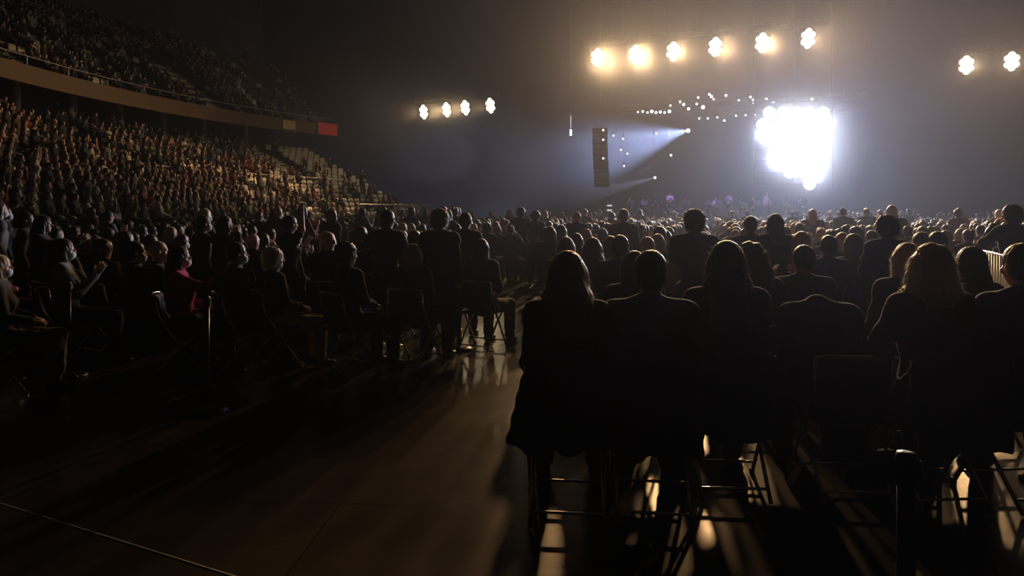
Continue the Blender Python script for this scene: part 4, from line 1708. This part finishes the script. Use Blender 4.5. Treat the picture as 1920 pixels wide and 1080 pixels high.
# empty seats in the stands
mb = MB()
mb.box((0, .02, .40), (.44, .40, .05), None, .02)
smesh1 = mb.mesh('seat')
vs, fs = [], []
for i in range(9):
    x = -.22 + .44 * i / 8
    y = -.22 + .05 * (abs(x) / .22) ** 2
    zt = .84 - .06 * (abs(x) / .22) ** 4
    vs += [(x, y, .42), (x, y - .04, zt), (x, y + .025, .42), (x, y - .01, zt)]
for i in range(8):
    a, b = i * 4, i * 4 + 4
    fs += [(a, a + 1, b + 1, b), (a + 2, b + 2, b + 3, a + 3), (a + 1, a + 3, b + 3, b + 1), (a, b, b + 2, a + 2)]
fs += [(0, 2, 3, 1), (32, 33, 35, 34)]
smesh2 = MB().add(vs, fs).mesh('backrest', True)
smesh3 = MB().box((0, 0, .19), (.10, .30, .38)).mesh('pedestal')
smesh1.materials.append(M_CREAMSEAT)
smesh2.materials.append(M_CREAMSEAT)
smesh3.materials.append(M_BLACKMETAL)


def seat_where(c):
    if c['zone'] == 'upper stand':
        return 'in the dark upper stand'
    return 'in the lower stand ' + ('below the handrail' if c['z'] < z5 else 'above the handrail')


for c in seats[:295]:
    o = empty('stadium_chair', (c['x'], c['y'], c['z']), c['yaw'])
    link_mesh('seat', smesh1, parent=o)
    link_mesh('backrest', smesh2, parent=o)
    link_mesh('pedestal', smesh3, parent=o)
    w = seat_where(c)
    tag(o, 'empty cream plastic seat ' + w, 'seat', 'empty cream seats ' + w)
VV, QQ, TT = [], [], []
mbs = MB()
for c in seats[295:]:
    ca, sa = math.cos(c['yaw']), math.sin(c['yaw'])
    for mm in (smesh1, smesh2):
        vs = [(v.co.x * ca - v.co.y * sa + c['x'], v.co.x * sa + v.co.y * ca + c['y'], v.co.z + c['z']) for v in mm.vertices]
        mbs.add(vs, [tuple(p.vertices) for p in mm.polygons])
    mbs.box((c['x'], c['y'], c['z'] + .19), (.1, .1, .38))
o = mbs.build('stadium_chairs', M_CREAMSEAT)
tag(o, 'the other empty cream seats scattered through the left stands', 'seats', kind='stuff')

# ------------------------------------------------------------------ performers
stage_people = [(1180, 'sit'), (1205, 'sit'), (1228, 'stand'), (1256, 'stand'), (1283, 'sit'), (1325, 'sit'), (1342, 'sit'), (1366, 'stand'), (1388, 'sit'), (1412, 'sit'), (1438, 'stand'), (1475, 'sit'), (1500, 'sit')]
M_STAND = M_BLACKMETAL
for j, (px, kd) in enumerate(stage_people):
    Y = 49.0 + (j % 3) * 1.3
    p = at(px, Y=Y)
    person((p.x, p.y, 1.4), math.pi + rng.uniform(-.4, .4), 'performer in dark clothes %s on the stage, %s' % ('sitting' if kd == 'sit' else 'standing', ['far left of the band', 'second from the left', 'left of the violet drums', 'beside the violet drums', 'right of the violet drums', 'beyond the tousled man', 'right of the tousled man', 'fifth from the right', 'fourth from the right', 'third from the right', 'beyond the standing long haired woman', 'next to last at the right', 'furthest right in the band'][j]),
           hair=rng.choice(['short', 'bob', 'straight']), hair_col=rng.choice(['black', 'brown']), top=rng.choice(['black', 'white', 'navy']), h=.024, group='performers on the stage', kind=kd, arms=rng.choice(['hold', 'clap', 'lap'] if kd == 'sit' else ['hold', 'clap', 'down']), sex=rng.choice('mf'))
    if kd == 'sit':
        q = empty('music_stand', (p.x, p.y - .75, 1.4))
        MB().tube([(0, 0, .02), (0, 0, .85)], .015, 6).build('pole', M_BLACKMETAL, q)
        MB().box((0, 0, .98), (.5, .02, .34), Euler((R_(-25), 0, 0)).to_matrix()).build('desk', M_BLACKMETAL, q)
        for k in range(3):
            a = k * 2.094
            MB().tube([(0, 0, .15), (.25 * math.cos(a), .25 * math.sin(a), .01)], .01, 5).build('foot', M_BLACKMETAL, q)
        tag(q, 'black music stand on the stage in front of a seated performer', 'music stand', 'music stands on the stage')
        ch = dup(CHAIR, (p.x, p.y + .02, 1.4), math.pi)
        tag(ch, 'folding chair under a seated performer on the stage', 'chair', 'chairs on the stage')
# drum kit with violet shells
M_DRUM = mat('violet_drum_shell', (.25, .12, .6), rough=.25, spec=.6, vary=.2)
M_SKIN = mat('drum_skin', (.7, .68, .75), rough=.5, vary=.05)
dk = empty('drum_kit', (at(1256, Y=48.2).x, 48.2, 1.4))
MB().lathe((0, 0, .30), [(.29, -.2), (.30, -.18), (.30, .18), (.29, .2)], 24, axis=(0, -1, 0)).build('bass_drum', M_DRUM, dk, True)
for x in (-.25, .25):
    MB().lathe((x, 0, .72), [(.17, -.12), (.17, .12)], 20).build('tom', M_DRUM, dk, True)
for x in (-.6, .62):
    MB().lathe((x, .25, .45), [(.2, -.2), (.2, .2)], 20).build('floor_tom', M_DRUM, dk, True)
    MB().tube([(x, .25, 0), (x, .25, .26)], .02, 6).build('leg', M_CHROME, dk)
    MB().lathe((x * 1.1, 0, 1.15), [(.22, 0), (.05, .03), (.02, .05)], 20).build('cymbal', M_CHROME, dk, True)
    MB().tube([(x * 1.1, 0, 0), (x * 1.1, 0, 1.15)], .012, 6).build('cymbal_stand', M_CHROME, dk)
tag(dk, 'drum kit with violet lit shells on the stage', 'drums')
for j, px in enumerate((1198, 1262, 1330, 1400)):
    p = at3(px, 300, 50.5)
    spot('violet_spot', (p.x, 46.8, 5.6), (p.x, 49.8, 2.2), 500, (.42, .2, 1.0), 50, .7, .1)

# ------------------------------------------------------------------ haze in the air
hz = MB().box((14, 26, 11.95), (108, 74, 23.7)).build('haze')
m = bpy.data.materials.new('thin_stage_haze')
m.use_nodes = True
nt = m.node_tree
nt.nodes.clear()
out = nt.nodes.new('ShaderNodeOutputMaterial')
vs_ = nt.nodes.new('ShaderNodeVolumeScatter')
vs_.inputs['Color'].default_value = (.80, .86, 1.0, 1)
vs_.inputs['Density'].default_value = HAZE_DENSITY
vs_.inputs['Anisotropy'].default_value = HAZE_G
nt.links.new(vs_.outputs[0], out.inputs['Volume'])
hz.data.materials.append(m)
tag(hz, 'thin haze of stage smoke filling the arena air', 'haze', kind='stuff')


def smoke(loc, rad, dens, g, label, power=1.5):
    """an ellipsoid of smoke that thins out towards its edge"""
    vs, fs = [], []
    for i in range(13):
        a = math.pi * (i + .5) / 13 - math.pi / 2
        for k in range(24):
            b = 2 * math.pi * k / 24
            vs.append((rad[0] * math.cos(a) * math.cos(b), rad[1] * math.cos(a) * math.sin(b), rad[2] * math.sin(a)))
    for i in range(12):
        for k in range(24):
            j = (k + 1) % 24
            fs.append((i * 24 + k, i * 24 + j, (i + 1) * 24 + j, (i + 1) * 24 + k))
    fs += [tuple(range(23, -1, -1)), tuple(12 * 24 + k for k in range(24))]
    o = MB().add(vs, fs).build('smoke_cloud')
    o.location = loc
    m = bpy.data.materials.new('smoke_cloud')
    m.use_nodes = True
    nt = m.node_tree
    nt.nodes.clear()
    out = nt.nodes.new('ShaderNodeOutputMaterial')
    v = nt.nodes.new('ShaderNodeVolumeScatter')
    v.inputs['Color'].default_value = (.9, .93, 1.0, 1)
    v.inputs['Anisotropy'].default_value = g
    tc = nt.nodes.new('ShaderNodeTexCoord')
    mp = nt.nodes.new('ShaderNodeMapping')
    mp.inputs['Scale'].default_value = (1 / rad[0], 1 / rad[1], 1 / rad[2])
    ln = nt.nodes.new('ShaderNodeVectorMath')
    ln.operation = 'LENGTH'
    mr = nt.nodes.new('ShaderNodeMapRange')
    mr.inputs['From Min'].default_value = .95
    mr.inputs['From Max'].default_value = 0
    pw = nt.nodes.new('ShaderNodeMath')
    pw.operation = 'POWER'
    pw.inputs[1].default_value = power
    mu = nt.nodes.new('ShaderNodeMath')
    mu.operation = 'MULTIPLY'
    mu.inputs[1].default_value = dens
    nt.links.new(tc.outputs['Object'], mp.inputs[0])
    nt.links.new(mp.outputs[0], ln.inputs[0])
    nt.links.new(ln.outputs['Value'], mr.inputs['Value'])
    nt.links.new(mr.outputs[0], pw.inputs[0])
    nt.links.new(pw.outputs[0], mu.inputs[0])
    nt.links.new(mu.outputs[0], v.inputs['Density'])
    nt.links.new(v.outputs[0], out.inputs['Volume'])
    o.data.materials.append(m)
    return tag(o, label, 'smoke', kind='stuff')


smoke((13.0, 52.0, 5.5), (19, 7.5, 7.0), SMOKE_DENSITY * 3.0, .3, 'thicker smoke added over the whole stage to show the beams')  # extra smoke added so the lamp beams show against the air
smoke(at3(1492, 268, KY - .6), (5.8, 3.6, 5.8), .2, .3, 'dense puff of smoke added for a glowing halo around the white light', 2.0)  # added smoke, shaped to spread a glare halo around the white light
smoke(at3(1205, 128, 42.0), (5.5, 2.6, 3.4), .04, .45, 'warm lit smoke hanging around the left lamps of the front truss', 1.5)
smoke(at3(1430, 92, 39.5), (6.5, 2.2, 2.4), .02, .45, 'thin smoke added as a halo around the right lamps of the front truss', 1.5)  # smoke added to give these lamps a halo
smoke(at3(858, 212, 50.5), (5.0, 3.0, 2.4), .03, .45, 'thin smoke added as a halo around the four lamps left of the stage', 1.5)  # added smoke that makes the halos of the left row
smoke(at3(1856, 122, 45.5), (5.0, 2.4, 2.8), .02, .45, 'thin smoke added as a halo around the lamps right of the stage', 1.5)  # halo around the right pair, made by added smoke
